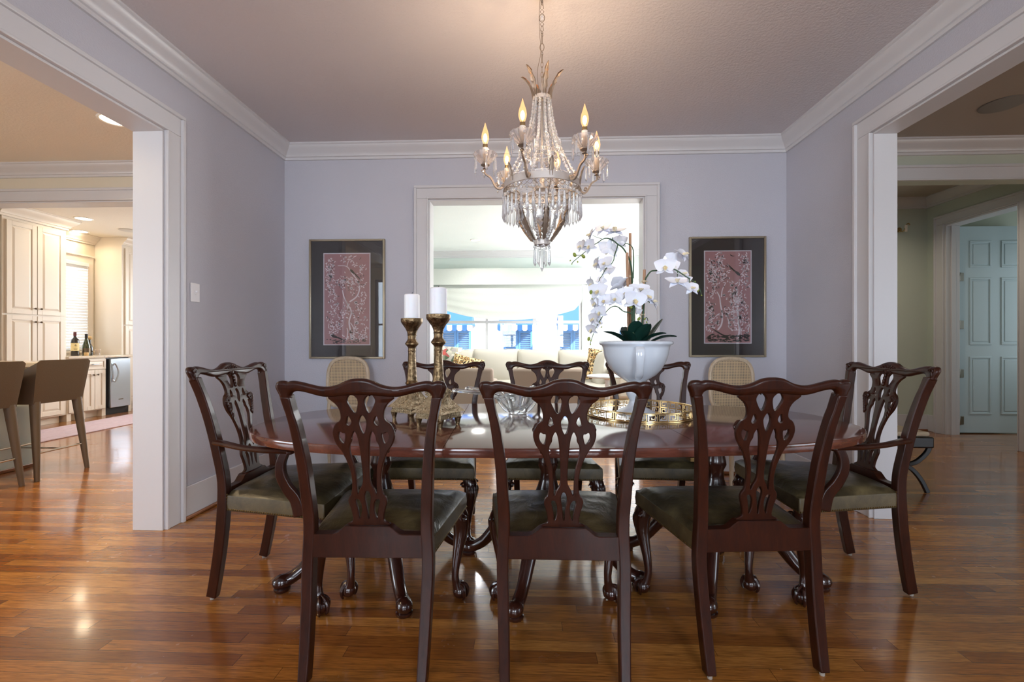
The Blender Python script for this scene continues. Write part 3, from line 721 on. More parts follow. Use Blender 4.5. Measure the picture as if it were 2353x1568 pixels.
def nails(rw, fw, y0, y1, zlo=.372):
    m = MB(); z = zlo+.008
    def put(p, nrm):
        nrm = Vector(nrm).normalized(); a = nrm.cross(Vector((0, 0, 1))); b = Vector((0, 0, 1)); r = .0042
        m.add([p+nrm*.004]+[p+(a*math.cos(t)+b*math.sin(t))*r for t in [k*PI/3 for k in range(6)]], [(0, 1+k, 1+(k+1) % 6) for k in range(6)])
    for s in (-1, 1):
        L = y1-y0
        for k in range(44):
            t = (k+.5)/44; put(Vector((s*(rw+(fw-rw)*t)*1.004, y0+L*t, z)), (s, 0, 0))
        for k in range(5): put(Vector((s*rw*1.006, y0+.006, z+.012+k*.012)), (s, 0, 0))
    for k in range(50):
        t = -1+2*(k+.5)/50; put(Vector((t*fw, y1+.002, z)), (0, 1, 0))
    return m
def front_leg(s, fw, y1):
    m = MB(); d = Vector((s*.7, .7, 0)).normalized(); o = Vector((s*(fw-.035), y1-.035, 0))
    pr = [(.372, .004, .034), (.345, .014, .037), (.31, .020, .035), (.27, .018, .030), (.22, .008, .0235), (.16, -.004, .0185), (.11, -.010, .0155), (.075, -.006, .0165), (.052, .002, .021)]
    P = crom([o+d*a+Vector((0, 0, z)) for z, a, r in pr], 4); m.tube(P, [r for z, a, r in pr], 12)
    c = o+d*.014+Vector((0, 0, .030)); m.ball(c, .030, 12, 8)
    for k in range(4):   # claws gripping the ball
        a = math.atan2(d.y, d.x)+(-1.65, -.55, .55, 1.65)[k]; e_ = Vector((math.cos(a), math.sin(a), 0))
        m.tube(crom([c-d*.012+Vector((0, 0, .036))+e_*.006, c+e_*.022+Vector((0, 0, .026)), c+e_*.0335+Vector((0, 0, .004)), c+e_*.030+Vector((0, 0, -.020)), c+e_*.024+Vector((0, 0, -.0285))], 3), [.008, .0085, .0075, .006, .003], 7)
    # carved knee: scrolls and leaf ribs
    for k in range(-2, 3):
        a = math.atan2(d.y, d.x)+k*.42; e_ = Vector((math.cos(a), math.sin(a), 0))
        m.tube(crom([o+e_*.030+Vector((0, 0, .365)), o+d*.016+e_*.036+Vector((0, 0, .33)), o+d*.018+e_*.029+Vector((0, 0, .285)), o+d*.012+e_*.021+Vector((0, 0, .24))], 3), [.004, .007, .005, .002], 6)
    for sg in (-1, 1):
        t = Vector((-d.y, d.x, 0))*sg
        m.tube([o+t*.040+d*.006+Vector((math.cos(q)*.0, 0, 0))+t*(.014*math.cos(q)*(1-q/9))+Vector((0, 0, .348+.014*math.sin(q)*(1-q/9))) for q in [i*.5 for i in range(15)]], .006, 6)
    return m
def spot(m, x, z, off, r, sc3, rot=0): m.ball((x, ybk(x, z)+off, z), r, 8, 6, sc3, Matrix.Rotation(rot, 4, 'Y'))
def crest_carving():
    m = MB()
    for k in range(-4, 5):   # fan of leaves on the crest
        a = k*.30; z = .952-abs(k)*.003; x = k*.011
        spot(m, x, z, .0165, .006, (.8, .7, 2.2), a)
        spot(m, x*.6, z-.020, .016, .0045, (.7, .7, 2.0), a*.7)
    for k in range(5): spot(m, 0, .925-k*.0135, .015, .0065, (.9, .6, 1.5))
    return m
def scroll_carving(s):
    m = MB(); cx, cz = s*abs(xx(565)), zz(500)
    m.tube([(cx+s*.014*math.cos(t)*(1-t/14), ybk(cx, cz)+.014, cz+.016*math.sin(t)*(1-t/14)) for t in [i*.5 for i in range(20)]], .0045, 6)
    for k in range(6):
        z = zz(530+k*34); x = s*abs(xx(526+k*14)); spot(m, x, z, .013, .007, (.75, .6, 1.8), s*(.5-.15*k))
    return m
def ear_carving(s):
    m = MB(); cx, cz = s*.246, .945
    m.tube([(cx+.011*math.cos(t)*(1-t/12), ybk(cx, cz)+.0175, cz+.011*math.sin(t)*(1-t/12)) for t in [i*.55 for i in range(16)]], .0035, 6)
    spot(m, s*.251, .931, .016, .006, (.8, .6, 2.2), 0)
    return m
def back_rail():
    outer = [(-.19, .386), (.19, .386), (.19, .462), (.112, .462), (.100, .466), (.086, .478), (.072, .488), (-.072, .488), (-.086, .478), (-.100, .466), (-.112, .462), (-.19, .462)]
    return fill_shape(outer, [], .036, .002, lambda x, t, z: Vector((x, -.228+t, z)), 1, False)

def build_chair(name, label, arms):
    LEAN[0] = .112 if arms else .082
    t = thing(name, label, 'chair')
    rw, fw = (.205, .295) if arms else (.203, .262)
    y0, y1 = -.214, .245
    link('crest_rail', make_crest(), M['mahogany'], t); link('splat', make_splat(), M['mahogany'], t)
    link('back_rail', back_rail(), M['mahogany'], t)
    crest_carving().build('crest_carving', M['mahogany'], t)
    for s in (-1, 1): scroll_carving(s).build('scroll_carving', M['mahogany'], t); ear_carving(s).build('ear_carving', M['mahogany'], t)
    for s in (-1, 1): rear_leg(s).build('rear_leg', M['mahogany'], t, .004)
    for s in (-1, 1): MB().lathe([(.008, 0), (.008, .012)], 10, (s*.186, -.285, 0)).build('floor_glide', M['rubber'], t)
    for s in (-1, 1): front_leg(s, fw, y1).build('front_leg', M['mahog_dark'], t)
    se = seat_mesh(rw, fw, y0, y1).build('seat', M['leather'], t)
    seat_side(rw, fw, y0, y1).build('seat_side', M['leather_side'], se, .005)
    nails(rw, fw, y0, y1).build('nailhead_trim', M['brass_nail'], se)
    if arms:
        for s in (-1, 1):
            m = MB(); z = .648
            P = crom([(s*.212, -.248, z+.006), (s*.235, -.20, z+.006), (s*.275, -.10, z), (s*.298, 0, z-.003), (s*.298, .06, z-.004), (s*.288, .10, z-.010)], 5)
            m.tube(P, [.020, .021, .019, .020, .022, .018], 10, True, 1.0, .56, (1, 0, 0)); m.ball((s*.288, .105, z-.011), .019, 10, 7, (1.1, 1, .6))
            m.build('armrest', M['mahogany'], t)
            m = MB(); P = crom([(s*.292, .088, z-.010), (s*.297, .074, .595), (s*.298, .076, .55), (s*.294, .098, .50), (s*.290, .132, .452), (s*.292, .150, .39)], 5)
            m.rect_sweep(P, [(.026, .034), (.026, .036), (.026, .040), (.026, .042), (.026, .046), (.026, .05)], (1, 0, 0)); m.build('arm_support', M['mahogany'], t, .005)
    return t

side0 = build_chair('dining_chair', 'x', False)
G1 = 'mahogany side chairs with pierced backs'
chairs = [
    (-.530, 1.695, 1.2, 'mahogany side chair seen from behind, leftmost of the near row before the candlesticks'),
    (.105, 1.705, 0.5, 'mahogany side chair seen from behind in the middle of the near row'),
    (.742, 1.79, 4.5, 'mahogany side chair seen from behind, rightmost of the near row and turned slightly'),
    (-.548, 2.575, 180, 'mahogany side chair facing the camera behind the two candlesticks'),
    (.110, 2.592, 180, 'mahogany side chair facing the camera behind the glass bowl'),
    (.735, 2.617, 178, 'mahogany side chair facing the camera behind the white orchid urn')]
for i, (x, y, a, lb) in enumerate(chairs):
    if i == 0: side0.location = (x, y, 0); side0.rotation_euler = (0, 0, R(a)); side0['label'] = lb; side0['group'] = G1
    else: dup(side0, (x, y, 0), R(a), lb, G1)
arm0 = build_chair('dining_armchair', 'mahogany armchair at the left end of the table beside the grey left wall', True)
arm0['group'] = 'mahogany armchairs at the table ends'; arm0.location = (-1.055, 2.055, 0); arm0.rotation_euler = (0, 0, R(-90)); arm0.scale = (1, 1, 1.02)
a2 = dup(arm0, (1.345, 2.20, 0), R(90), 'mahogany armchair at the right end of the table before the hall opening', 'mahogany armchairs at the table ends')

# ------------------------------------------------------------------ dining table
TZ = .71
tb = thing('dining_table', 'long oval red mahogany dining table with leaves on three pedestals', 'table', (.115, 2.205, 0), .055)
A_, B_, EX = 1.37, .602, 2.7
def outline(x0, x1, n=40, sc_=1.0):
    up = []; 
    for i in range(n+1):
        x = x0+(x1-x0)*i/n
        # cosine spacing near the tips
        y = B_*sc_*max(0, 1-abs(x/(A_*sc_))**EX)**(1/EX); up.append((x, y))
    return up
def top_piece(x0, x1):
    xs_ = []
    n = 48
    for i in range(n+1):
        t = i/n
        if x0 <= -A_+1e-6: x = x0+(x1-x0)*(1-math.cos(t*PI/2))
        elif x1 >= A_-1e-6: x = x0+(x1-x0)*math.sin(t*PI/2)
        else: x = x0+(x1-x0)*t
        xs_.append(x)
    def rim(ins):
        up = [(x*(1-ins/A_), (B_-ins)*max(0, 1-abs(x/A_)**EX)**(1/EX)) for x in xs_]
        lo = [(x, -y) for x, y in reversed(up) if y > 1e-6]
        # keep straight seam edges unscaled
        return [(min(max(x, x0+.0006), x1-.0006), y) for x, y in up+lo]
    m = MB(); layers = [(.002, TZ-.034), (0, TZ-.0315), (0, TZ-.004), (.0012, TZ-.001), (.004, TZ)]
    vs = []; fs = []; k = len(rim(0))
    for ins, z in layers: vs += [Vector((x, y, z)) for x, y in rim(ins)]
    for L in range(len(layers)-1):
        for i in range(k): fs.append((L*k+i, L*k+(i+1) % k, (L+1)*k+(i+1) % k, (L+1)*k+i))
    fs += [tuple(range(k-1, -1, -1)), tuple(range((len(layers)-1)*k, len(layers)*k))]
    m.add(vs, fs); m.smooth = 50; return m
SE = [-.455, .02, .478]
top_piece(-A_, SE[0]).build('tabletop_end', M['tabletop'], tb)
top_piece(SE[0], SE[2]).build('tabletop_leaf', M['tabletop'], tb)
top_piece(SE[2], A_).build('tabletop_end', M['tabletop'], tb)
m = MB(); m.box(-.95, -.32, TZ-.075, .95, -.27, TZ-.035); m.box(-.95, .27, TZ-.075, .95, .32, TZ-.035); m.build('slide_rail', M['mahog_dark'], tb)
m = MB(); m.box(SE[2]-.06, -.60, TZ-.048, SE[2]+.0, -.56, TZ-.035); m.build('leaf_clip', M['brass_nail'], tb)
for px_, py_, a0 in ((-.83, -.0, -150), (-.03, -.02, -110), (.775, -.02, -115)):
    ped = MB(); ped.lathe([(.12, TZ-.036), (.12, TZ-.06), (.055, TZ-.075), (.045, TZ-.10), (.040, .56), (.048, .52), (.050, .50), (.036, .47), (.040, .43), (.058, .38), (.064, .34), (.062, .28), (.050, .24), (.022, .22), (0, .215)][::-1], 24, (px_, py_, 0))
    po = ped.build('pedestal', M['mahog_dark'], tb)
    for k in range(4):
        a = R(a0-3+90*k); d = Vector((math.cos(a), math.sin(a), 0)); o_ = Vector((px_, py_, 0))
        P = crom([o_+d*r_+Vector((0, 0, z)) for r_, z in ((.035, .33), (.10, .325), (.19, .265), (.27, .165), (.335, .085), (.385, .050), (.42, .040))], 5)
        lg = MB(); lg.tube(P, [.034, .037, .036, .031, .027, .027, .030], 12, True, 1, 1.0)
        lg.ball(o_+d*.425+Vector((0, 0, .038)), .036, 12, 8, (1.15, .95, .9), Matrix.Rotation(a, 4, 'Z'))
        lg.lathe([(.030, 0), (.034, .006), (.034, .014), (.026, .018)], 14, (o_.x+d.x*.425, o_.y+d.y*.425, 0))
        lg.build('pedestal_leg', M['mahog_dark'], po)

# ------------------------------------------------------------------ cane side chairs by the back wall
def cane_chair(name, label, loc):
    t = thing(name, label, 'chair', loc)
    w, zt, zb = .168, .955, .56      # half width; back frame top and bottom (back at +y, faces -y)
    oval = []
    for k in range(28):
        a = 2*PI*k/28; ca, sa = math.cos(a), math.sin(a); ex = 2.0/ (3.2 if sa > 0 else 4.5)
        oval.append((w*abs(ca)**ex*(1 if ca > 0 else -1), (zt+zb)/2+(zt-zb)/2*abs(sa)**ex*(1 if sa > 0 else -1)))
    path = [(x, .20+.06*(z-.45), z) for x, z in oval]
    m = MB(); m.tube(path, .017, 8, False, 1, 1, closed=True, up=(0, 1, 0)); m.build('back_frame', M['pale_oak'], t)
    ins = [(x*.93, (zt+zb)/2+(z-(zt+zb)/2)*.95) for x, z in oval]
    m = MB(); n = len(ins); vs = [(x, .196+.06*(z-.45)+q, z) for q in (0, .006) for x, z in ins]
    m.add(vs, [tuple(range(n)), tuple(range(2*n-1, n-1, -1))]+[(k, (k+1) % n, n+(k+1) % n, n+k) for k in range(n)]); m.build('cane_panel', M['cane'], t)
    for s in (-1, 1):
        m = MB(); m.tube(crom([(s*.150, .205, .60), (s*.155, .197, .44), (s*.158, .215, .2), (s*.160, .235, 0)], 4), [.015, .018, .015, .011], 8); m.build('rear_leg', M['pale_oak'], t)
        m = MB(); m.lathe([(.010, 0), (.012, .02), (.019, .36), (.021, .38), (.016, .385), (.022, .39), (.022, .42)], 12, (s*.178, -.19, 0)); m.build('front_leg', M['pale_oak'], t)
    m = MB(); m.poly_prism([(-.155, .205), (.155, .205), (.20, -.215), (-.20, -.215)], .40, .45); m.build('seat_frame', M['pale_oak'], t, .008)
    m = MB(); m.poly_prism([(-.14, .185), (.14, .185), (.18, -.195), (-.18, -.195)], .451, .475); m.build('seat_cushion', M['sofa'], t, .012, 3)
    return t
cc = cane_chair('cane_chair', 'pale oak cane-back chair against the back wall under the left picture', (-1.51, 3.50, 0)); cc['group'] = 'cane-back chairs against the back wall'
dup(cc, (1.615, 3.50, 0), 0, 'pale oak cane-back chair against the back wall under the right picture', 'cane-back chairs against the back wall')
# ------------------------------------------------------------------ candlesticks
def candlestick(name, label, loc, rz, h, k, ch):
    t = thing(name, label, 'candlestick', loc, rz)
    z0 = .165*k
    w = .073*k
    # square carved base: concave pyramid on a stepped slab with four feet
    m = MB(); n = 10; vs = []; fs = []
    prof = [(w, .036*k), (w, .044*k), (w*.96, .046*k), (w*.96, .056*k), (w*.90, .060*k)]
    for i in range(n+1):
        s_ = i/n; prof.append((w*.86*(1-s_)**1.7+.024*k, .062*k+s_*(z0-.062*k)))
    cr = 8
    for r, z in prof:
        for q in range(4):
            for j in range(cr):
                f = -1+2*j/cr; bow = r*(1-.10*(1-f*f))
                p = [(f*r, -bow), (bow, f*r), (-f*r, bow), (-bow, -f*r)][q]; vs.append((p[0], p[1], z))
    c4 = 4*cr
    for L in range(len(prof)-1):
        for q in range(c4): fs.append((L*c4+q, L*c4+(q+1) % c4, (L+1)*c4+(q+1) % c4, (L+1)*c4+q))
    fs += [tuple(range(c4-1, -1, -1)), tuple(range((len(prof)-1)*c4, len(prof)*c4))]
    m.add(vs, fs)
    for sx in (-1, 1):
        for sy in (-1, 1):
            d = Vector((sx, sy, 0))
            m.tube(crom([d*w*.93+Vector((0, 0, .06*k)), d*w*.62+Vector((0, 0, .085*k)), d*w*.36+Vector((0, 0, .12*k)), d*.030*k+Vector((0, 0, z0-.01))], 4), [.006, .009, .008, .011], 7)
            m.tube([d*(.030*k+.010*math.cos(a))+Vector((0, 0, z0-.018+.012*math.sin(a))) for a in [i*.6 for i in range(11)]], .005, 6)
    for q in range(4):   # shield and scrolls on each face
        Rm = Matrix.Rotation(q*PI/2, 4, 'Z')
        for (x, z, r, sc_) in ((0, .105, .017, (1, .5, 1.35)), (0, .078, .010, (1.6, .5, .8)), (-.030, .078, .010, (1, .5, 1)), (.030, .078, .010, (1, .5, 1)), (-.05, .070, .007, (1.3, .5, .8)), (.05, .070, .007, (1.3, .5, .8)), (0, .14, .010, (1, .5, 1.2))):
            y = -(w*.86*(1-(z*k-.062*k)/(z0-.062*k))**1.95+.024*k)*.93
            m.ball(Rm @ Vector((x*k, y, z*k)), r*k, 9, 6, sc_, Rm)
    m.build('base', M['brass_carved'], t)
    for sx in (-1, 1):
        for sy in (-1, 1):
            m = MB(); m.lathe([(.0, 0), (.009, 0), (.009, .006), (.012, .02), (.0165, .037*k)], 12, (sx*w*.84, sy*w*.84, 0)); m.build('foot', M['brass'], t)
    H = h-z0
    g = lambda f: z0+H*f
    pr = [(.024*k, g(0)), (.028*k, g(.015)), (.034*k, g(.045)), (.030*k, g(.065)), (.026*k, g(.085)), (.0245*k, g(.12)), (.020, g(.30)), (.0175, g(.50)), (.019, g(.52)), (.0175, g(.535)), (.018, g(.56)), (.020, g(.575)), (.033*k, g(.615)), (.034*k, g(.63)), (.022, g(.68)), (.020, g(.70)), (.021, g(.745)), (.026*k, g(.75)), (.021, g(.757)), (.024, g(.80)), (.032, g(.85)), (.046*k, g(.905)), (.053*k, g(.935)), (.055*k, g(.955)), (.055*k, g(.995)), (.051*k, g(1.0)), (.046*k, g(.985)), (0, g(.985))]
    m = MB(); m.smooth = 25
    m.lathe(pr, 20, rfun=lambda a, z: 1+(.035*abs(math.cos(4*a)) if z0+.1*H < z < z0+.56*H else 0)); m.build('stem', M['brass'], t)
    c = thing('pillar_candle', '', 'candle', (loc[0], loc[1], loc[2]+g(.985)+.0005), rz)
    m = MB(); R_ = .0385*k; m.lathe([(0, 0), (R_, 0), (R_, ch-.004), (R_-.004, ch), (R_*.4, ch-.003), (0, ch-.004)], 28); m.build('wax_body', M['wax'], c)
    m = MB(); m.tube([(0, 0, ch-.005), (.001, 0, ch+.004), (.003, 0, ch+.011)], .0013, 6); m.build('wick', M['wick'], c)
    return t, c
t1, c1 = candlestick('candlestick', 'taller antique gilt candlestick with a carved square base, nearer the table middle', (-.412, 2.035, TZ), R(61.6), .5, 1.0, .123)
t2, c2 = candlestick('candlestick', 'shorter antique gilt candlestick with a carved square base, nearer the table end', (-.580, 2.215, TZ), R(57), .492, .97, .122)
for o in (t1, t2): o['group'] = 'gilt candlesticks on the table'
c1['label'] = 'white pillar candle on the taller gilt candlestick'; c2['label'] = 'white pillar candle on the shorter gilt candlestick'
for o in (c1, c2): o['group'] = 'white pillar candles'

# ------------------------------------------------------------------ glass bowl with drawn-out lips
def glass_bowl():
    t = thing('glass_bowl', 'heavy clear glass bowl with long drawn-out lips on the table middle', 'bowl', (-.066, 2.40, TZ), R(8))
    m = MB(); n = 72
    tips = [(R(176), .215), (R(150), .19), (R(60), .11), (R(5), .215), (R(-25), .19), (R(-110), .10)]
    def lobes(a, f):
        s_ = 0
        for ta, tl in tips:
            d = (a-ta+PI) % (2*PI)-PI; s_ += tl*math.exp(-(d/.16)**2)
        return s_*f**2.2
    lev = [(0, .046, 0), (.02, .050, 0), (.08, .050, 0), (.16, .046, 0), (.30, .060, .0), (.5, .078, .05), (.7, .093, .25), (.86, .104, .62), (.95, .110, .9), (1.0, .112, 1.0)]
    Hh = .108; outer = []; inner = []
    def ring(f, r, lf, ins, dz=0):
        g = []
        for k in range(n):
            a = 2*PI*k/n; fl = 1+.10*math.cos(6*a)*min(1, f*2.2); L = lobes(a, lf)
            rr = max(.01, r*fl-ins)+L*(1-ins*3)
            z = Hh*f+dz+.012*lf*math.sin(3*a)*(1-min(1, L*6))+.010*min(1, L*8)*lf
            g.append((rr*math.cos(a), rr*math.sin(a), max(0.0005, z)))
        return g
    rings = [ring(f, r, lf, 0) for f, r, lf in lev]+[ring(f, r, lf, .011, .002 if f > .2 else .012) for f, r, lf in reversed(lev[3:])]
    vs = [p for g in rings for p in g]; fs = []
    for i in range(len(rings)-1):
        for k in range(n): fs.append((i*n+k, i*n+(k+1) % n, (i+1)*n+(k+1) % n, (i+1)*n+k))
    fs += [tuple(range(n-1, -1, -1)), tuple(range((len(rings)-1)*n, len(rings)*n))]
    m.add(vs, fs); m.smooth = 60; m.build('bowl_body', M['bowl_glass'], t)
    for ta, tl in tips:  # drawn-out solid lips
        d = Vector((math.cos(ta), math.sin(ta), 0)); q = MB(); q.smooth = 60
        q.tube(crom([d*.080+Vector((0, 0, .080)), d*.115+Vector((0, 0, .104)), d*(.115+tl*.5)+Vector((0, 0, .113)), d*(.115+tl)+Vector((0, 0, .122))], 5), [.009, .013, .012, .010], 10, True, 1, .75); q.ball(d*(.115+tl)+Vector((0, 0, .122)), .0105, 10, 7, (1.2, 1.2, .8)); q.build('glass_lip', M['bowl_glass'], t)
    m = MB()
    for k in range(6):   # thick glass ribs running down to the foot
        a = 2*PI*k/6; d = Vector((math.cos(a), math.sin(a), 0))
        m.tube(crom([d*.108+Vector((0, 0, .095)), d*.088+Vector((0, 0, .055)), d*.066+Vector((0, 0, .025)), d*.052+Vector((0, 0, .012))], 5), [.009, .012, .011, .008], 8)
    m.smooth = 60; m.build('glass_rib', M['bowl_glass'], t)
    return t
glass_bowl()

# ------------------------------------------------------------------ greek-key tray
TX, TY = .566, 2.385
tr = thing('serving_tray', 'round gold tray with a pierced Greek key gallery and mirrored floor', 'tray', (TX, TY, TZ))
TR_, TH = .272, .044
m = MB(); m.lathe([(0, .002), (TR_, .002), (TR_, .009), (0, .009)], 64); m.build('tray_floor', M['mirror'], tr)
m = MB()
for z, r in ((.004, .005), (TH, .0035)): m.tube([(TR_*math.cos(2*PI*k/96), TR_*math.sin(2*PI*k/96), z) for k in range(96)], r, 6, closed=True, up=(0, 0, 1))
m.build('tray_rim', M['gold'], tr)
m = MB(); NK = 34; b_ = .0024
def bar(a0, a1, z0, z1):
    vs = []; ns = max(1, int(abs(a1-a0)/.03)+1)
    for i in range(ns+1):
        a = a0+(a1-a0)*i/ns
        for r in (TR_-.0012, TR_+.0012):
            for z in (z0, z1): vs.append((r*math.cos(a), r*math.sin(a), z))
    fs = [(0, 1, 3, 2), (ns*4, ns*4+2, ns*4+3, ns*4+1)]
    for i in range(ns):
        p = i*4
        for a, b in ((0, 1), (1, 3), (3, 2), (2, 0)): fs.append((p+a, p+b, p+4+b, p+4+a))
    m.add(vs, fs)
st = 2*PI/NK
for k in range(NK):
    a = k*st; u = st/7; z0, z1 = .009, TH-.003; hz = (z1-z0)/4
    wz, wa = .0034, .0034/TR_
    V = lambda q, za, zb: bar(a+u*q-wa/2, a+u*q+wa/2, z0+hz*za, z0+hz*zb)
    Hh_ = lambda qa, qb, z: bar(a+u*qa-wa/2, a+u*qb+wa/2, z0+hz*z-wz/2, z0+hz*z+wz/2)
    V(.3, 0, 4); Hh_(.3, 4.7, 3.6); V(4.7, 1.3, 3.6); Hh_(2.4, 4.7, 1.3); V(2.4, 1.3, 2.4); Hh_(4.7, 7.3, .35) if False else None
    V(6.0, 0, 4); Hh_(.3, 6.0, .25)
m.build('key_gallery', M['gold'], tr)

# ------------------------------------------------------------------ urn
UX, UY = .547, 2.385; UZ = TZ+.0095
ur = thing('footed_urn', 'white glazed footed urn with loop handles standing in the gold tray', 'urn', (UX, UY, UZ), R(-97))
prof = [(0, 0), (.098, 0), (.098, .006), (.080, .016), (.050, .030), (.034, .050), (.031, .066), (.046, .092), (.050, .108), (.044, .126), (.028, .142), (.030, .150), (.060, .170), (.100, .196), (.130, .228), (.150, .265), (.162, .300), (.168, .335), (.172, .348), (.183, .353), (.187, .361), (.184, .369), (.172, .372), (.163, .366), (.158, .345), (.150, .320), (0, .318)]
m = MB(); m.smooth = 60; m.lathe(prof, 56); m.build('urn_body', M['ceramic'], ur)
for s in (-1, 1):
    m = MB(); m.smooth = 60
    P = crom([(s*.160, 0, .338), (s*.188, 0, .340), (s*.208, 0, .322), (s*.208, 0, .285), (s*.190, 0, .240), (s*.160, 0, .205), (s*.120, 0, .185), (s*.095, 0, .190)], 6)
    m.tube(P, [.020, .021, .021, .020, .018, .020, .016, .012], 14, True, 1.0, .34, (0, 1, 0)); m.build('handle', M['ceramic'], ur)
tag(MB().lathe([(.0, 0), (.147, 0), (.147, .018), (.1, .030), (0, .034)], 32, (UX, UY, UZ+.3185)).build('moss_bed', M['moss']), 'dark moss filling the white urn under the orchids', 'moss')

# ------------------------------------------------------------------ orchids
def petal(L, W, cup, tip=.5, n=7, w=4, curl=0):
    vs = []; fs = []
    for i in range(n+1):
        t = i/n; y = L*t; hw = W*math.sin(PI*min(1, (t*.92+.08)**.75))**.8
        if t == 1: hw = W*.12
        for j in range(-w, w+1):
            u = j/w; x = hw*u; z = cup*(u*u)*hw*1.2+curl*t*t-.10*abs(t-.5)*L*(cup)
            vs.append(Vector((x, y, z)))
    k = 2*w+1
    for i in range(n):
        for j in range(k-1): fs.append((i*k+j, i*k+j+1, (i+1)*k+j+1, (i+1)*k+j))
    return vs, fs
def solid(m, vs, fs, th=.0012):
    """two-sided thin petal with real thickness"""
    n = len(vs); m.add([v+Vector((0, 0, th/2)) for v in vs]+[v-Vector((0, 0, th/2)) for v in vs], fs+[tuple(q+n for q in reversed(f)) for f in fs])
def flower_meshes():
    m = MB(); m.smooth = 60
    for a, L, W, c in ((0, .043, .0135, .25), (130, .042, .0130, .25), (-130, .042, .0130, .25)):
        vs, fs = petal(L, W, c, curl=-.006); Rm = Matrix.Rotation(R(a), 4, 'Z'); solid(m, [Rm @ v+Vector((0, 0, -.002)) for v in vs], fs)
    for a in (66, -66):
        vs, fs = petal(.046, .0255, .12, curl=.006); Rm = Matrix.Rotation(R(a), 4, 'Z'); solid(m, [Rm @ v+Vector((0, 0, .002)) for v in vs], fs)
    lip = MB(); lip.smooth = 60
    vs, fs = petal(.022, .009, .9, curl=.008); Rm = Matrix.Rotation(R(180), 4, 'Z') @ Matrix.Rotation(R(35), 4, 'X'); solid(lip, [Rm @ v+Vector((0, -.002, .003)) for v in vs], fs)
    for s in (-1, 1):
        vs, fs = petal(.014, .007, .5); Rm = Matrix.Rotation(R(s*120), 4, 'Z') @ Matrix.Rotation(R(60), 4, 'X'); solid(lip, [Rm @ v+Vector((0, -.003, .003)) for v in vs], fs)
    lip.ball((0, .002, .006), .004, 8, 6, (.8, 1, 1.3))
    return m.mesh('blossom'), lip.mesh('lip')
FM, LM = flower_meshes(); FM.materials.append(M['petal']); LM.materials.append(M['lip'])
BM_ = MB().ball((0, 0, 0), .009, 10, 8, (.85, .85, 1.2)).mesh('bud'); BM_.materials.append(M['bud'])
def blossom(parent, org, p, face, roll, size=1.0):
    """p: world position, face: direction the flower looks"""
    f = Vector(face).normalized(); up = Vector((0, 0, 1)); x = up.cross(f)
    if x.length < .05: x = Vector((1, 0, 0))
    x.normalize(); y = f.cross(x)
    Mx = Matrix((x, y, f)).transposed().to_4x4() @ Matrix.Rotation(R(roll), 4, 'Z') @ Matrix.Diagonal((size, size, size, 1))
    Mx.translation = Vector(p)-org
    o = link('blossom', FM, None, parent); o.matrix_local = Mx
    l = link('lip', LM, None, o)
    return o
def orchid(label, bx, by, stake_top, stems, flowers, buds, leaves, tilt=0, sr=.005, tie=()):
    org = Vector((bx, by, UZ+.340)); t = thing('orchid_plant', label, 'orchid', org, 0, 'white orchids in the urn')
    for (px_, py_, top) in stake_top:
        m = MB(); m.tube([Vector((px_-bx, py_-by, -.02)), Vector(top)-org], .0072, 8); m.build('bamboo_stake', M['bamboo'], t)
        for f in tie:
            q = Vector((px_-bx, py_-by, 0)).lerp(Vector(top)-org, f); m = MB(); m.lathe([(.012, -.004), (.0135, 0), (.012, .004)], 8, q)
            for k in range(4): m.tube([q, q+Vector((rnd.uniform(-.02, .02), rnd.uniform(-.015, .015), rnd.uniform(-.006, .012)))], .0007, 4)
            m.build('raffia_tie', M['raffia'], t)
    for pts, r in stems:
        m = MB(); m.tube(crom([Vector(p)-org for p in pts], 5), r, 7); m.build('flower_stem', M['stem'], t)
    for p, face, roll, size in flowers:
        blossom(t, org, p, face, roll, size)
    for p, s_ in buds:
        o = link('bud', BM_, None, t); o.location = Vector(p)-org; o.scale = (s_, s_, s_); o.rotation_euler = (rnd.uniform(-.5, .5), rnd.uniform(-1.2, 1.2), 0)
    for az, L, W, rise, droop in leaves:
        m = MB(); m.smooth = 70; n = 10; w = 4; vs = []; fs = []; d = Vector((math.cos(R(az)), math.sin(R(az)), 0)); sd = Vector((-d.y, d.x, 0))
        for i in range(n+1):
            q = i/n; hw = W*max(.04, math.sin(PI*(q*.9+.07))**.7)
            c = d*(L*q*.95)+Vector((0, 0, rise*q-droop*q*q))
            for j in range(-w, w+1): u = j/w; vs.append(c+sd*(hw*u)+Vector((0, 0, .35*hw*u*u)))
        k = 2*w+1
        for i in range(n):
            for j in range(k-1): fs.append((i*k+j, i*k+j+1, (i+1)*k+j+1, (i+1)*k+j))
        n0 = len(vs); m.add(vs+[v-Vector((0, 0, .0025)) for v in vs], fs+[tuple(q+n0 for q in reversed(f)) for f in fs]); m.build('leaf', M['leaf'], t)
    return t
P_ = lambda u, v, y=2.37: at(u, v, y)
Lf, Ft, Up, Bk, Rt = Vector((-1, -.25, 0)), Vector((0, -1, .05)), Vector((-.2, -.35, 1)), Vector((.15, 1, -.1)), Vector((1, -.4, .1))
def px(l): return [P_(u, v, 2.37+(d if d else 0)) for u, v, d in l]
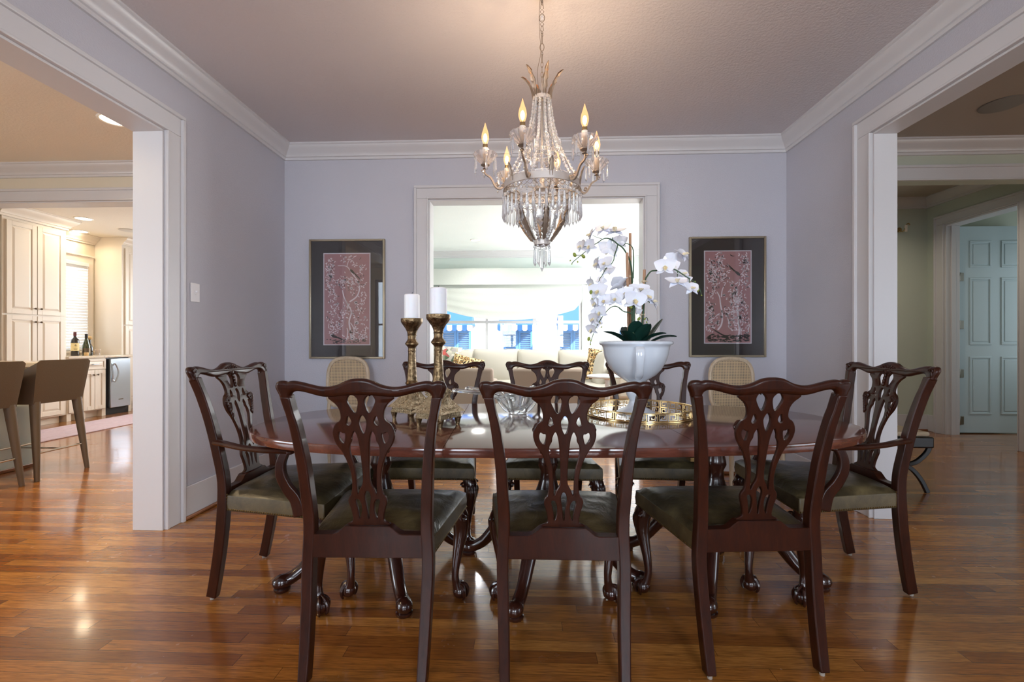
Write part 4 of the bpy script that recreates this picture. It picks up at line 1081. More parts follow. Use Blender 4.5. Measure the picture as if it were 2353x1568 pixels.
# tall plant: long stem arching to the left
orchid('tall white orchid arching to the upper left on the tallest bamboo stake', UX-.02, UY+.01,
    [(UX-.022, UY+.02, P_(1448, 536, 2.39)), (UX-.036, UY-.01, P_(1441, 581, 2.36))],
    [(px([(1452, 775, .01), (1453, 660, .01), (1450, 610, .01), (1441, 586, 0), (1431, 570, 0), (1420, 562, -.01), (1409, 553, -.01), (1396, 548, -.02), (1385, 550, -.02), (1370, 560, -.02), (1356, 567, -.03), (1347, 577, -.03), (1335, 587, -.03), (1318, 601, -.03), (1313, 608, -.03)]), [.0045, .0042, .0036, .0026, .0022, .0016]),
     (px([(1420, 562, -.01), (1417, 572, -.02), (1412, 587, -.03), (1410, 598, -.03), (1403, 609, -.04), (1392, 618, -.04), (1384, 633, -.04), (1378, 641, -.04), (1374, 656, -.04), (1370, 672, -.03), (1368, 690, -.03)]), [.003, .0022, .0016]),
     (px([(1455, 640, .02), (1455, 575, .02), (1440, 560, .01), (1431, 566, .0)]), [.003, .002]),
     (px([(1385, 550, -.02), (1370, 545, -.03), (1362, 541, -.03)]), [.0018, .0014]), (px([(1409, 553, -.02), (1406, 545, -.04)]), .0018), (px([(1356, 567, -.03), (1342, 567, -.05)]), .0016),
     (px([(1335, 587, -.03), (1322, 587, -.03)]), .0014)],
    [(P_(1336, 566, 2.33), Vector((-1, -.5, .2)), 0, .95), (P_(1354, 566, 2.32), Vector((-.6, -.8, -.2)), 20, 1.0), (P_(1358, 540, 2.33), Vector((-1, -.1, .5)), -20, 1.0),
     (P_(1387, 526, 2.35), Vector((-.5, -.6, .6)), 10, 1.15), (P_(1413, 533, 2.33), Vector((-.1, -.45, 1)), -5, 1.35), (P_(1424, 556, 2.44), Vector((.2, .8, .5)), 0, 1.0),
     (P_(1399, 572, 2.36), Vector((-.25, .9, -.2)), 12, 1.35), (P_(1390, 607, 2.31), Vector((-.5, -.7, .3)), 15, 1.1), (P_(1372, 607, 2.33), Vector((-1, -.15, .1)), 0, 1.0), (P_(1397, 622, 2.35), Vector((.5, .5, -.3)), 0, .9),
     (P_(1360, 652, 2.32), Vector((-.9, -.3, -.4)), 0, .9), (P_(1380, 645, 2.36), Vector((.4, .7, -.4)), 30, .75)],
    [(P_(1320.5, 586, 2.34), 1.15), (P_(1340.5, 589.5, 2.34), 1.15), (P_(1310.5, 599, 2.34), .45), (P_(1327.5, 602, 2.34), .5), (P_(1314, 607, 2.34), .4)],
    [(150, .15, .030, .13, .05), (95, .14, .035, .14, .03), (196, .165, .032, .14, .06)], tie=(.45, .62))
# low plant: stem falling down the left side of the urn
orchid('white orchid hanging down over the left rim of the urn', UX-.01, UY-.03,
    [],
    [(px([(1455, 775, -.04), (1453, 725, -.05), (1433, 716, -.06), (1418, 705, -.07), (1405, 706, -.08), (1392, 718, -.08), (1380, 735, -.08), (1368, 757, -.08), (1360, 778, -.08), (1356, 792, -.08)]), [.004, .003, .0022, .0015]),
     (px([(1452, 735, -.05), (1447, 690, -.06), (1424, 676, -.07), (1404, 679, -.08), (1382, 679, -.09)]), [.003, .002]),
     (px([(1404, 679, -.08), (1394, 693, -.08), (1390, 705, -.08), (1380, 720, -.09)]), .0018)],
    [(P_(1375, 670, 2.28), Vector((-.5, -.85, .1)), 0, 1.25), (P_(1387, 692, 2.27), Vector((-.3, -.9, .1)), 20, 1.0), (P_(1369, 697, 2.29), Vector((-1, -.4, -.1)), 0, .95),
     (P_(1378, 718, 2.28), Vector((-.5, -.8, -.2)), 15, 1.0), (P_(1365, 733, 2.28), Vector((-.9, -.5, 0)), 0, .95), (P_(1374, 742, 2.30), Vector((.3, -.8, .2)), 40, .75), (P_(1360, 757, 2.29), Vector((-.8, -.6, -.3)), 0, .85)],
    [(P_(1358, 671.5, 2.28), 1.0), (P_(1360.5, 687, 2.28), .45), (P_(1353, 779, 2.29), 1.0), (P_(1358, 783, 2.29), .5), (P_(1382, 752, 2.29), .4), (P_(1357, 792, 2.29), .4)],
    [(226, .13, .034, .13, .05), (262, .085, .040, .16, .03)])
# front plant: big cluster in the middle
orchid('white orchid with the big front cluster low over the urn', UX+.0, UY-.035,
    [(UX-.012, UY-.02, P_(1457, 668, 2.34))],
    [(px([(1455, 780, -.05), (1456, 720, -.05), (1458, 690, -.06), (1450, 676, -.07), (1436, 674, -.08), (1424, 677, -.08)]), [.0075, .007, .004, .003, .002]),
     (px([(1458, 690, -.06), (1470, 684, -.08), (1484, 690, -.08), (1496, 697, -.08)]), [.003, .002])],
    [(P_(1424, 655, 2.40), Vector((-.3, .6, .75)), 10, 1.45), (P_(1414, 688, 2.28), Vector((-.4, -.9, .2)), 0, 1.05), (P_(1436, 676, 2.27), Vector((-.25, -.9, .25)), 15, 1.05), (P_(1458, 690, 2.25), Vector((.1, -1, -.1)), -8, 1.35),
     (P_(1470, 668, 2.29), Vector((.15, -.75, .6)), 0, 1.3), (P_(1486, 682, 2.28), Vector((.5, -.8, .2)), 10, 1.15), (P_(1500, 694, 2.31), Vector((.7, -.4, .5)), -30, 1.0), (P_(1462, 716, 2.36), Vector((.3, .6, -.4)), 0, .7)],
    [(P_(1438, 701, 2.27), 1.1), (P_(1449, 705, 2.27), 1.1)],
    [(295, .095, .044, .145, .03), (334, .15, .036, .13, .06)], tie=(.38,))
# right plant
orchid('white orchid arching to the right in front of the right picture', UX+.045, UY+.01,
    [(UX+.03, UY+.0, P_(1481, 620, 2.37))],
    [(px([(1474, 780, 0), (1480, 690, 0), (1482, 648, 0), (1487, 635, -.01), (1496, 624, -.02), (1509, 622, -.03), (1522, 622, -.04), (1538, 618, -.04), (1549, 619, -.05), (1562, 626, -.05), (1575, 635, -.05), (1588, 643, -.05), (1600, 652, -.05), (1608, 664, -.05), (1612, 679, -.05)]), [.005, .004, .0035, .003, .0025, .0018]),
     (px([(1545, 618, -.05), (1553, 600, -.05)]), .002), (px([(1557, 624, -.05), (1556, 642, -.06)]), .002), (px([(1584, 641, -.05), (1584, 652, -.06)]), .002), (px([(1507, 622, -.03), (1518, 615, -.05)]), .0025),
     (px([(1478, 735, .0), (1486, 730, -.01), (1489, 738, -.02)]), .0016)],
    [(P_(1528, 613, 2.30), Vector((-.2, -.9, -.15)), 0, 1.25), (P_(1548, 598, 2.36), Vector((-.1, .7, .4)), 10, 1.15), (P_(1569, 586, 2.33), Vector((.5, -.5, .6)), 20, 1.15), (P_(1545, 612, 2.36), Vector((.4, .6, 0)), 0, .9),
     (P_(1555, 649, 2.28), Vector((0, -.6, .85)), 0, 1.3), (P_(1568, 632, 2.33), Vector((.3, -.6, .7)), 15, 1.1), (P_(1573, 645, 2.34), Vector((.5, .3, -.3)), 0, .9), (P_(1588, 663, 2.28), Vector((.3, -.8, .5)), 0, 1.05)],
    [(P_(1603.5, 667, 2.32), 1.0), (P_(1596, 650, 2.33), .9), (P_(1612, 679, 2.32), .4), (P_(1468, 733, 2.35), 1.0), (P_(1482, 733, 2.34), .6), (P_(1486, 741, 2.34), .5)],
    [(-10, .17, .034, .125, .07), (30, .14, .018, .18, .03)], tie=(.42, .85))

# ------------------------------------------------------------------ pictures
def picture(label, x0, x1, z0, z1, pz, seed, birds):
    cx = (x0+x1)/2; w, h = x1-x0, z1-z0
    t = thing('framed_picture', label, 'picture', (cx, YB-.001, z0), 0, 'framed pink prints on the back wall')
    f = .017; m = MB()
    for a, b, c, d in ((-w/2, 0, -w/2+f, h), (w/2-f, 0, w/2, h), (-w/2+f, 0, w/2-f, f), (-w/2+f, h-f, w/2-f, h)): m.box(a, -.028, b, c, 0, d)
    fr = m.build('frame', M['frame'], t, .003)
    m = MB(); m.box(-w/2+f, -.012, f, w/2-f, -.001, h-f); m.build('mat_board', M['mat'], t)
    px0, px1, pz0, pz1 = pz[0]-cx, pz[1]-cx, pz[2]-z0, pz[3]-z0; b = .008
    m = MB()
    for q in ((px0, pz0, px0+b, pz1), (px1-b, pz0, px1, pz1), (px0+b, pz0, px1-b, pz0+b), (px0+b, pz1-b, px1-b, pz1)): m.box(q[0], -.0145, q[1], q[2], -.011, q[3])
    m.build('mat_bevel', M['mat_bevel'], t)
    m = MB(); m.box(px0+b, -.0135, pz0+b, px1-b, -.0115, pz1-b); pr = m.build('print', M['print_pink'], t)
    g = MB(); g.box(-w/2+f, -.022, f, w/2-f, -.0205, h-f); g.build('picture_glass', M['picture_glass'], t)
    r = random.Random(seed); W, Hh = px1-px0-2*b, pz1-pz0-2*b; ox, oz = px0+b, pz0+b
    X = lambda u: ox+u*W
    Z = lambda v: oz+v*Hh
    Y0 = -.0138
    layers = {'pale': MB(), 'grey': MB(), 'dark': MB()}
    lev = {'pale': 0, 'grey': -.0002, 'dark': -.0004}
    def inside(x, z): return ox+.002 < x < ox+W-.002 and oz+.002 < z < oz+Hh-.002
    def blob(L, pts):
        if not all(inside(x, z) for x, z in pts): return
        n = len(pts); y = Y0+lev[L]
        layers[L].add([(x, y, z) for x, z in pts]+[(x, y-.0004, z) for x, z in pts], [tuple(range(n)), tuple(range(2*n-1, n-1, -1))]+[(k, (k+1) % n, n+(k+1) % n, n+k) for k in range(n)])
    def leaf_(L, x, z, a, l, w_): 
        c, s_ = math.cos(a), math.sin(a)
        blob(L, [(x+c*l*p-s_*w_*q, z+s_*l*p+c*w_*q) for p, q in ((0, 0), (.35, .5), (.7, .4), (1, 0), (.7, -.4), (.35, -.5))])
    def stroke(L, pts, w0, w1):
        P = crom([(X(u), Z(v), 0) for u, v in pts], 6)
        for i in range(len(P)-1):
            a, b2 = P[i], P[i+1]; d = (b2-a); 
            if d.length < 1e-6: continue
            d.normalize(); nn = Vector((-d.y, d.x, 0)); wa = w0+(w1-w0)*i/(len(P)-1); wb = w0+(w1-w0)*(i+1)/(len(P)-1)
            q = [a+nn*wa, b2+nn*wb, b2-nn*wb, a-nn*wa]; blob(L, [(p.x, p.y) for p in q])
        return P
    def flower(x, z, s_, dark=False):
        for k in range(7):
            a = 2*PI*k/7+r.random(); blob('pale', [(x+s_*.62*math.cos(a)+s_*.46*math.cos(q), z+s_*.62*math.sin(a)+s_*.46*math.sin(q)) for q in [j*PI/3 for j in range(6)]])
        blob('grey' if not dark else 'dark', [(x+s_*.4*math.cos(q), z+s_*.4*math.sin(q)) for q in [j*PI/3 for j in range(6)]])
        for k in range(8): a = 2*PI*k/8; leaf_('grey', x+s_*.5*math.cos(a), z+s_*.5*math.sin(a), a, s_*.5, s_*.12)
    def spray(u, v, n, rad, ll, L='pale'):
        for k in range(n):
            a = r.random()*2*PI; q = rad*math.sqrt(r.random()); leaf_(L if r.random() > .12 else 'grey', X(u)+q*math.cos(a), Z(v)+q*math.sin(a)*1.3, r.random()*2*PI, ll*r.uniform(.6, 1.2), ll*.36)
    def bird(u, v, a, s_, tail):
        x, z = X(u), Z(v); c, sn = math.cos(a), math.sin(a); T = lambda p, q: (x+s_*(c*p-sn*q), z+s_*(sn*p+c*q))
        blob('dark', [T(1, .0), T(.8, .28), (T(.3, .38)), T(-.5, .2), T(-.9, 0), T(-.4, -.25), T(.4, -.32), T(.85, -.2)])
        blob('pale', [T(.55, -.28), T(.2, -.3), T(-.2, -.24), T(.2, -.05), T(.6, -.05)])
        for k in range(4): blob('dark', [T(-.6, .12-.07*k), T(-.8-tail*(1-.12*k), .1-.10*k), T(-.8-tail*(1-.12*k), .04-.10*k), T(-.6, .02-.07*k)])
        blob('dark', [T(.95, .1), T(1.3, -.02), T(.95, -.08)])
    birds(stroke, spray, flower, bird, leaf_, X, Z, r, blob)
    for q, mt in (('pale', 'print_pale'), ('grey', 'print_grey'), ('dark', 'print_dark')): layers[q].build('printed_motif', M[mt], pr)
    return t
def art_a(stroke, spray, flower, bird, leaf_, X, Z, r, blob):
    stroke('pale', [(.60, .05), (.58, .15), (.55, .25), (.60, .36), (.52, .44), (.44, .52), (.40, .60)], .0068, .0035)
    stroke('pale', [(.60, .36), (.68, .30), (.66, .20)], .0035, .002); stroke('pale', [(.56, .47), (.72, .53), (.78, .62), (.74, .70), (.62, .78), (.50, .86), (.30, .87)], .006, .003)
    stroke('pale', [(.62, .05), (.66, .16), (.58, .24)], .005, .003); stroke('pale', [(.50, .05), (.52, .14), (.50, .18)], .005, .003); stroke('pale', [(.50, .86), (.55, .93), (.64, .95)], .003, .002)
    for u, v, n in ((.12, .88, 34), (.10, .80, 36), (.12, .70, 34), (.15, .60, 26), (.2, .5, 22), (.35, .68, 22), (.48, .72, 18), (.62, .70, 18), (.82, .66, 20), (.85, .80, 16), (.65, .92, 18), (.45, .95, 14), (.62, .60, 16), (.85, .52, 16), (.8, .42, 16), (.72, .34, 18), (.4, .32, 22), (.25, .38, 18), (.12, .30, 20), (.3, .18, 22), (.15, .16, 24), (.7, .12, 26), (.85, .1, 24), (.88, .22, 14), (.5, .40, 16)):
        spray(u, v, n, .040, .022)
    for u, v, s_ in ((.33, .22, .014), (.72, .24, .017), (.70, .46, .015), (.46, .71, .013), (.33, .66, .012), (.8, .86, .011), (.58, .14, .015), (.15, .75, .014), (.3, .45, .012), (.9, .30, .011), (.60, .62, .012), (.16, .10, .014)): flower(X(u), Z(v), s_)
    bird(.63, .80, 2.35, .031, 2.9); bird(.80, .95, .9, .009, 1); 
    bird(.24, .085, 2.75, .034, 2.2)
    for k in range(60): leaf_('dark' if r.random() < .6 else 'grey', X(r.uniform(.02, .93)), Z(.012+.05*r.random()), r.uniform(-.4, .4), r.uniform(.012, .028), .007)
    for k in range(30): leaf_('pale', X(r.uniform(.4, .95)), Z(.03+.07*r.random()), r.uniform(.3, 2.6), .016, .006)
def art_b(stroke, spray, flower, bird, leaf_, X, Z, r, blob):
    stroke('pale', [(.28, .14), (.36, .20), (.38, .30), (.34, .42), (.32, .50), (.26, .56)], .007, .004); stroke('pale', [(.36, .50), (.38, .58), (.46, .66)], .005, .003)
    stroke('pale', [(.74, .04), (.75, .16), (.73, .24), (.72, .34), (.68, .42)], .006, .003); stroke('pale', [(.80, .04), (.78, .14), (.74, .22)], .005, .003); stroke('pale', [(.75, .14), (.60, .14), (.52, .17)], .003, .002)
    stroke('pale', [(.78, .74), (.88, .80)], .0035, .002)
    for u, v, n in ((.30, .93, 30), (.15, .84, 36), (.30, .84, 34), (.12, .74, 30), (.28, .72, 28), (.20, .64, 26), (.45, .78, 20), (.48, .68, 16), (.13, .55, 22), (.85, .93, 34), (.90, .84, 36), (.86, .70, 26), (.95, .62, 20), (.62, .60, 26), (.72, .56, 26), (.60, .48, 26), (.80, .46, 28), (.66, .40, 24), (.88, .38, 24), (.55, .30, 24), (.70, .28, 24), (.85, .26, 22), (.10, .40, 30), (.12, .30, 30), (.22, .24, 22), (.08, .16, 22), (.45, .34, 16), (.9, .16, 20), (.6, .2, 16)):
        spray(u, v, n, .040, .024)
    for u, v, s_, d in ((.42, .52, .012, 1), (.76, .28, .017, 1), (.80, .44, .014, 0), (.10, .38, .012, 0), (.16, .40, .011, 0), (.48, .31, .013, 0), (.28, .23, .012, 0), (.68, .60, .012, 0), (.36, .28, .010, 0), (.55, .20, .011, 0), (.9, .9, .013, 0), (.26, .72, .011, 0)): flower(X(u), Z(v), s_, d)
    bird(.70, .765, -.75, .034, 2.6); bird(.44, .07, -.55, .034, 3.2); 
    blob('dark', [(X(.55), Z(.975)), (X(.57), Z(.96)), (X(.61), Z(.952)), (X(.66), Z(.95)), (X(.61), Z(.944)), (X(.56), Z(.952))])
    for k in range(120): leaf_('dark' if r.random() < .8 else 'grey', X(r.uniform(.01, .95)), Z(.012+.075*r.random()), r.uniform(-.3, .3), r.uniform(.02, .04), .010)
picture('framed pink bird-and-branch print on the wall left of the living room opening', -1.889, -1.234, .947, 1.968, (-1.768, -1.360, 1.062, 1.851), 3, art_a)
picture('framed pink bird-and-branch print on the wall right of the living room opening', 1.318, 1.940, .965, 1.960, (1.440, 1.826, 1.076, 1.847), 5, art_b)

# light switch on the left wall
t = thing('light_switch', 'white toggle light switch on the left wall beside the kitchen opening', 'switch', (XL, 2.79, 1.34), 0)
m = MB(); m.box(0, -.038, 0, .006, .038, .118); m.build('switch_plate', M['switch'], t, .002)
m = MB(); m.box(.006, -.006, .046, .011, .006, .072); m.box(.010, -.004, .060, .022, .004, .069); m.build('toggle', M['switch'], t, .001)
# ------------------------------------------------------------------ chandelier
HX, HY_ = .057, 2.18
ch = thing('chandelier', 'silver and crystal chandelier with six lit candle bulbs hanging over the table', 'chandelier', (HX, HY_, ZC))
def L(z): return z-ZC      # world height -> local
def polar(r, a, z): return Vector((r*math.cos(a), r*math.sin(a), L(z)))
# canopy and chain
m = MB(); m.lathe([(0, L(2.735)), (.012, L(2.735)), (.02, L(2.742)), (.055, L(2.76)), (.06, L(2.7695)), (0, L(2.7695))], 24); m.build('canopy', M['silver'], ch)
m = MB()
def link_(zc, hw, hh, rr, ang, n=16):
    c, s_ = math.cos(ang), math.sin(ang)
    m.tube([(hw*math.cos(q)*c, hw*math.cos(q)*s_, L(zc)+hh*math.sin(q)) for q in [2*PI*k/n for k in range(n)]], rr, 6, closed=True, up=(-s_, c, 0))
link_(2.728, .006, .012, .0018, 0)
for zt, kind in ((2.715, 'x'), (2.705, 'x'), (2.690, 'v'), (2.665, 'd'), (2.635, 'o'), (2.605, 'd'), (2.585, 'v'), (2.565, 'x'), (2.555, 'x'), (2.530, 'r'), (2.495, 'O'), (2.465, 'x'), (2.440, 'r'), (2.412, 'l'), (2.388, 'l2'), (2.364, 'l'), (2.340, 'l2')):
    if kind == 'x': link_(zt, .006, .008, .0017, R(45))
    elif kind == 'v': 
        for s in (-1, 1): m.tube([(s*.003, 0, L(zt+.016)), (s*.008, 0, L(zt-.012))], .0014, 6)
    elif kind == 'd': m.tube([(0, 0, L(zt+.012)), (.009, 0, L(zt)), (0, 0, L(zt-.012)), (-.009, 0, L(zt))], .0014, 6, closed=True, up=(0, 1, 0))
    elif kind == 'o': link_(zt, .0125, .019, .0016, 0)
    elif kind == 'r': m.tube([(0, 0, L(zt+.02)), (0, 0, L(zt-.02))], .003, 6)
    elif kind == 'O': link_(zt, .010, .018, .002, 0)
    elif kind == 'l': link_(zt, .005, .014, .0016, 0)
    else: link_(zt, .005, .014, .0016, R(90))
m.tube(crom([(-.008, 0, L(2.735)), (-.014, .004, L(2.65)), (-.010, .004, L(2.55)), (-.006, .002, L(2.47)), (-.022, 0, L(2.38)), (-.016, 0, L(2.30)), (0, 0, L(2.27))], 5), .0014, 5)
m.build('chain', M['silver_leaf'], ch)
m = MB(); m.lathe([(0, L(2.648)), (.007, L(2.642)), (.0095, L(2.635)), (.007, L(2.628)), (0, L(2.622))], 10); m.build('chain_crystal', M['crystal'], ch)

# crown ring with plume leaves
ZCR = 2.245
def band(name, r, z0, z1, th=.002, n=48, holes=0):
    m = MB(); m.lathe([(r-th, L(z0)), (r, L(z0)), (r, L(z1)), (r-th, L(z1)), (r-th, L(z0))], n); 
    # open tube: drop the caps
    m.f = [f for f in m.f if len(f) == 4]
    return m
m = band('x', .043, ZCR-.008, ZCR+.010)
for k in range(20): a = 2*PI*k/20; m.cbox((0, 0, 0), (.002, .006, .008), Matrix.Translation(polar(.0435, a, ZCR+.001)) @ Matrix.Rotation(a, 4, 'Z'))
for k in range(6): a = 2*PI*k/6; m.tube([polar(.042, a, ZCR), polar(.006, a, ZCR+.004)], .0025, 6)
m.lathe([(0, L(ZCR-.01)), (.010, L(ZCR-.005)), (.012, L(ZCR+.005)), (.006, L(ZCR+.03)), (.003, L(ZCR+.075)), (0, L(ZCR+.08))], 12)
m.build('crown_ring', M['silver'], ch)
def plume(L_, W, lobes=6):
    """serrated acanthus leaf lying along +x, arching up in z by bend()"""
    vs = []; n = lobes*4
    for i in range(n+1):
        t = i/n; lob = (t*lobes) % 1.0; hw = W*math.sin(PI*(t*.82+.13))**.8*(.50+.50*(1-lob)) if t < .97 else W*.06
        vs.append((t, hw))
    return vs
def leaf_mesh(L_, W, bend, lobes=6):
    m = MB(); pr = plume(L_, W, lobes); vs = []; fs = []
    for t, hw in pr:
        c = bend(t); 
        for j in (-1, -.5, 0, .5, 1): vs.append(Vector((c[0]+(.0 if abs(j) < .9 else .006*L_/.1), hw*j, c[1]+abs(j)*hw*.25)))
    k = 5
    for i in range(len(pr)-1):
        for j in range(k-1): fs.append((i*k+j, i*k+j+1, (i+1)*k+j+1, (i+1)*k+j))
    n0 = len(vs); m.add(vs+[v+Vector((-.0012, 0, .0008)) for v in vs], fs+[tuple(q+n0 for q in reversed(f)) for f in fs])
    m.tube([(bend(t)[0]-.001, 0, bend(t)[1]) for t in [i/12 for i in range(13)]], [.0022, .0018, .0008], 6)
    return m
pl = leaf_mesh(.15, .014, lambda t: (.038+.060*t**1.9, L(ZCR)+.145*t-.020*t**3), 4)
src = None
for k in range(6):
    a = R(-75+60*k)
    if src is None: src = pl.build('plume_leaf', M['silver_leaf'], ch); src.matrix_local = Matrix.Rotation(a, 4, 'Z')
    else: inst(src, ch, Matrix.Rotation(a, 4, 'Z'))
# warm bulb light put into colour: thin orange caps over the last third
def tipped(t): u = .62+.38*t; return (.0365+.060*u**1.9, L(ZCR)+.1455*u-.020*u**3)
tp = leaf_mesh(.06, .0085, tipped, 2); src2 = None
for k in range(6):
    a = R(-75+60*k)
    if src2 is None: src2 = tp.build('warm_lit_tip', M['warm_lit_leaf'], ch); src2.matrix_local = Matrix.Rotation(a, 4, 'Z')
    else: inst(src2, ch, Matrix.Rotation(a, 4, 'Z'))

# main ring: plain band, lattice skirt, perforated upper lip
RR, ZR = .184, 1.822
m = band('x', RR, ZR-.016, ZR+.016, .003, 64)
m.f = list(m.f)
for k in range(64): a = 2*PI*k/64; m.cbox((0, 0, 0), (.002, .0045, .010), Matrix.Translation(polar(RR-.012, a, ZR+.021)) @ Matrix.Rotation(a, 4, 'Z'))
m.tube([polar(RR-.012, 2*PI*k/64, ZR+.026) for k in range(64)], .0018, 5, closed=True, up=(0, 0, 1))
m.tube([polar(RR-.006, 2*PI*k/64, ZR+.016) for k in range(64)], .0025, 5, closed=True, up=(0, 0, 1))
for k in range(6): a = R(-109+60*k); m.tube([polar(RR, a, ZR), polar(.03, a, ZR+.002)], .0022, 6)
m.lathe([(0, L(ZR-.012)), (.03, L(ZR-.008)), (.032, L(ZR+.006)), (.012, L(ZR+.012)), (.010, L(ZR+.07)), (0, L(ZR+.075))], 20)
m.build('main_ring', M['silver'], ch)
def lattice(r, z0, z1, n):
    m = MB()
    for k in range(n):
        a = 2*PI*k/n; b = 2*PI*(k+1)/n
        m.tube([polar(r, a, z1), polar(r, b, z0)], .0010, 4, False); m.tube([polar(r, b, z1), polar(r, a, z0)], .0010, 4, False)
    m.tube([polar(r, 2*PI*k/64, z1) for k in range(64)], .0013, 4, closed=True, up=(0, 0, 1))
    return m
lattice(RR, ZR-.040, ZR-.017, 40).build('lattice_skirt', M['silver_leaf'], ch)
R2, Z2 = .122, 1.752
lt = lattice(R2, Z2-.022, Z2, 30)
for k in range(6): a = R(-79+60*k); lt.tube(crom([polar(RR-.004, a, ZR-.02), polar(.155, a, ZR-.045), polar(R2, a, Z2)], 4), .0020, 6)
lt.build('lower_lattice', M['silver_leaf'], ch)
# cut prisms: bead on a pin with a long faceted drop
def prism_mesh(bead, ln, w):
    m = MB(); m.smooth = 15
    w *= 1.12; bead *= 1.1
    m.lathe([(0, 0), (bead*.7, -bead*.35), (bead, -bead), (bead*.7, -bead*1.65), (0, -bead*2)], 8)
    z = -bead*2-.003
    m.lathe([(0, z), (w*.55, z-.004), (w*.6, z-.008), (w*.95, z-ln*.72), (w, z-ln*.80), (0, z-ln)], 6)
    return m.mesh('prism')
PA, PB, PC_ = prism_mesh(.0065, .085, .0062), prism_mesh(.006, .070, .0055), prism_mesh(.006, .072, .0058)
for q in (PA, PB, PC_): q.materials.append(M['crystal'])
def hang(me, name, parent, p, rz=0, s=1.0):
    o = link(name, me, None, parent); o.location = p; o.rotation_euler = (0, 0, rz); o.scale = (s, s, s); return o
for k in range(40): a = 2*PI*(k+.5)/40; hang(PA, 'crystal_prism', ch, polar(RR, a, ZR-.040), a, 1.16)
for k in range(22): a = 2*PI*(k+.5)/22; hang(PB, 'crystal_prism', ch, polar(R2, a, Z2-.022), a)
# bottom basket
RB, ZB = .037, 1.560
m = band('x', RB, ZB-.012, ZB+.012, .002, 32)
for k in range(16): a = 2*PI*k/16; m.cbox((0, 0, 0), (.003, .005, .012), Matrix.Translation(polar(RB+.001, a, ZB)) @ Matrix.Rotation(a, 4, 'Z'))
for k in range(4): a = PI/2*k; m.tube([polar(RB, a, ZB), polar(0, a, ZB)], .002, 6)
m.build('bottom_ring', M['silver'], ch)
for k in range(8): a = 2*PI*(k+.3)/8; hang(PC_, 'crystal_prism', ch, polar(RB, a, ZB-.013), a, 1.12)
hang(PA, 'crystal_prism', ch, Vector((0, 0, L(ZB-.005))), 0, 1.32)
m = MB(); m.smooth = 60; m.lathe([(0, L(Z2-.015)), (.028, L(Z2-.020)), (.042, L(Z2-.045)), (.040, L(Z2-.075)), (.020, L(Z2-.10)), (.010, L(Z2-.115)), (0, L(Z2-.12))], 12); m.build('crystal_centre_bowl', M['crystal'], ch)
def basket(t):      # curve from lower lattice down to the bottom ring
    return (R2+(.044-R2)*t+.013*math.sin(PI*t), L(Z2-.035+(ZB+.008-Z2+.035)*t))
lf = leaf_mesh(.19, .0185, lambda t: basket(1-t*1.06), 7); s3 = None
for k in range(6):
    a = R(-82+60*k)
    if s3 is None: s3 = lf.build('basket_leaf', M['silver_leaf'], ch); s3.matrix_local = Matrix.Rotation(a, 4, 'Z')
    else: inst(s3, ch, Matrix.Rotation(a, 4, 'Z'))
m = MB()
for k in range(6):
    a = R(-112+60*k); m.tube([Vector((basket(t)[0]*math.cos(a), basket(t)[0]*math.sin(a), basket(t)[1])) for t in [i/14 for i in range(15)]], .0014, 5)
m.build('basket_wire', M['silver_leaf'], ch)
def beads(path, sizes, name):
    m = MB(); m.smooth = 25
    for p, s in zip(path, sizes): m.ball(p, s, 8, 6, (1, 1, 1.25))
    m.tube(path, .0007, 4, False)
    return m.build(name, M['crystal'], ch)
for k in range(6):
    a = R(-112+60*k)
    beads([Vector(((basket(t)[0]-.006)*math.cos(a), (basket(t)[0]-.006)*math.sin(a), basket(t)[1])) for t in [i/13 for i in range(14)]], [.0066+.0016*math.sin(PI*i/13) for i in range(14)], 'basket_bead_strand')
# upper strands from the crown ring to the main ring
def upper(t, r1=RR-.014): return (.040+(r1-.040)*t-.030*math.sin(PI*t)*.9, L(ZCR-.012+(ZR+.028-ZCR+.012)*t))
for k in range(12):
    a = R(-105+30*k); n = 24; big = 12 if k % 2 else 15
    pts = []; sz = []
    for i in range(n):
        t = i/(n-1); r, z = upper(t); pts.append(Vector((r*math.cos(a), r*math.sin(a), z))); sz.append(.0140 if i == big else (.0074 if i % 3 else .0082))
    beads(pts, sz, 'bead_strand')
m = MB()
for k in range(6):
    a = R(-79+60*k)
    m.tube([Vector((upper(t)[0]*math.cos(a)*.99, upper(t)[0]*math.sin(a)*.99, upper(t)[1])) for t in [i/12 for i in range(13)]], .0018, 5)
m.lathe([(.006, L(ZR+.05)), (.006, L(ZCR))], 8)
for k in range(36): a = 2*PI*k/36; m.cbox((0, 0, 0), (.0015, .004, .013), Matrix.Translation(polar(.070, a, 1.985)) @ Matrix.Rotation(a, 4, 'Z'))
for z in (1.992, 1.978): m.tube([polar(.070, 2*PI*k/40, z) for k in range(40)], .0014, 5, closed=True, up=(0, 0, 1))
for k in range(4): m.tube([polar(.070, PI/2*k+.3, 1.985), polar(.005, PI/2*k+.3, 1.985)], .0015, 5)
m.build('frame_rod', M['silver'], ch)
for k in range(8): a = 2*PI*k/8; hang(PB, 'crystal_prism', ch, polar(.070, a, 1.977), a)
ul = leaf_mesh(.085, .013, lambda t: (RR-.002+.020*t**2, L(ZR)-.006+.082*t), 3); s4 = None
for k in range(6):
    a = R(-79+60*k)
    if s4 is None: s4 = ul.build('ring_leaf', M['silver_leaf'], ch); s4.matrix_local = Matrix.Rotation(a, 4, 'Z')
    else: inst(s4, ch, Matrix.Rotation(a, 4, 'Z'))

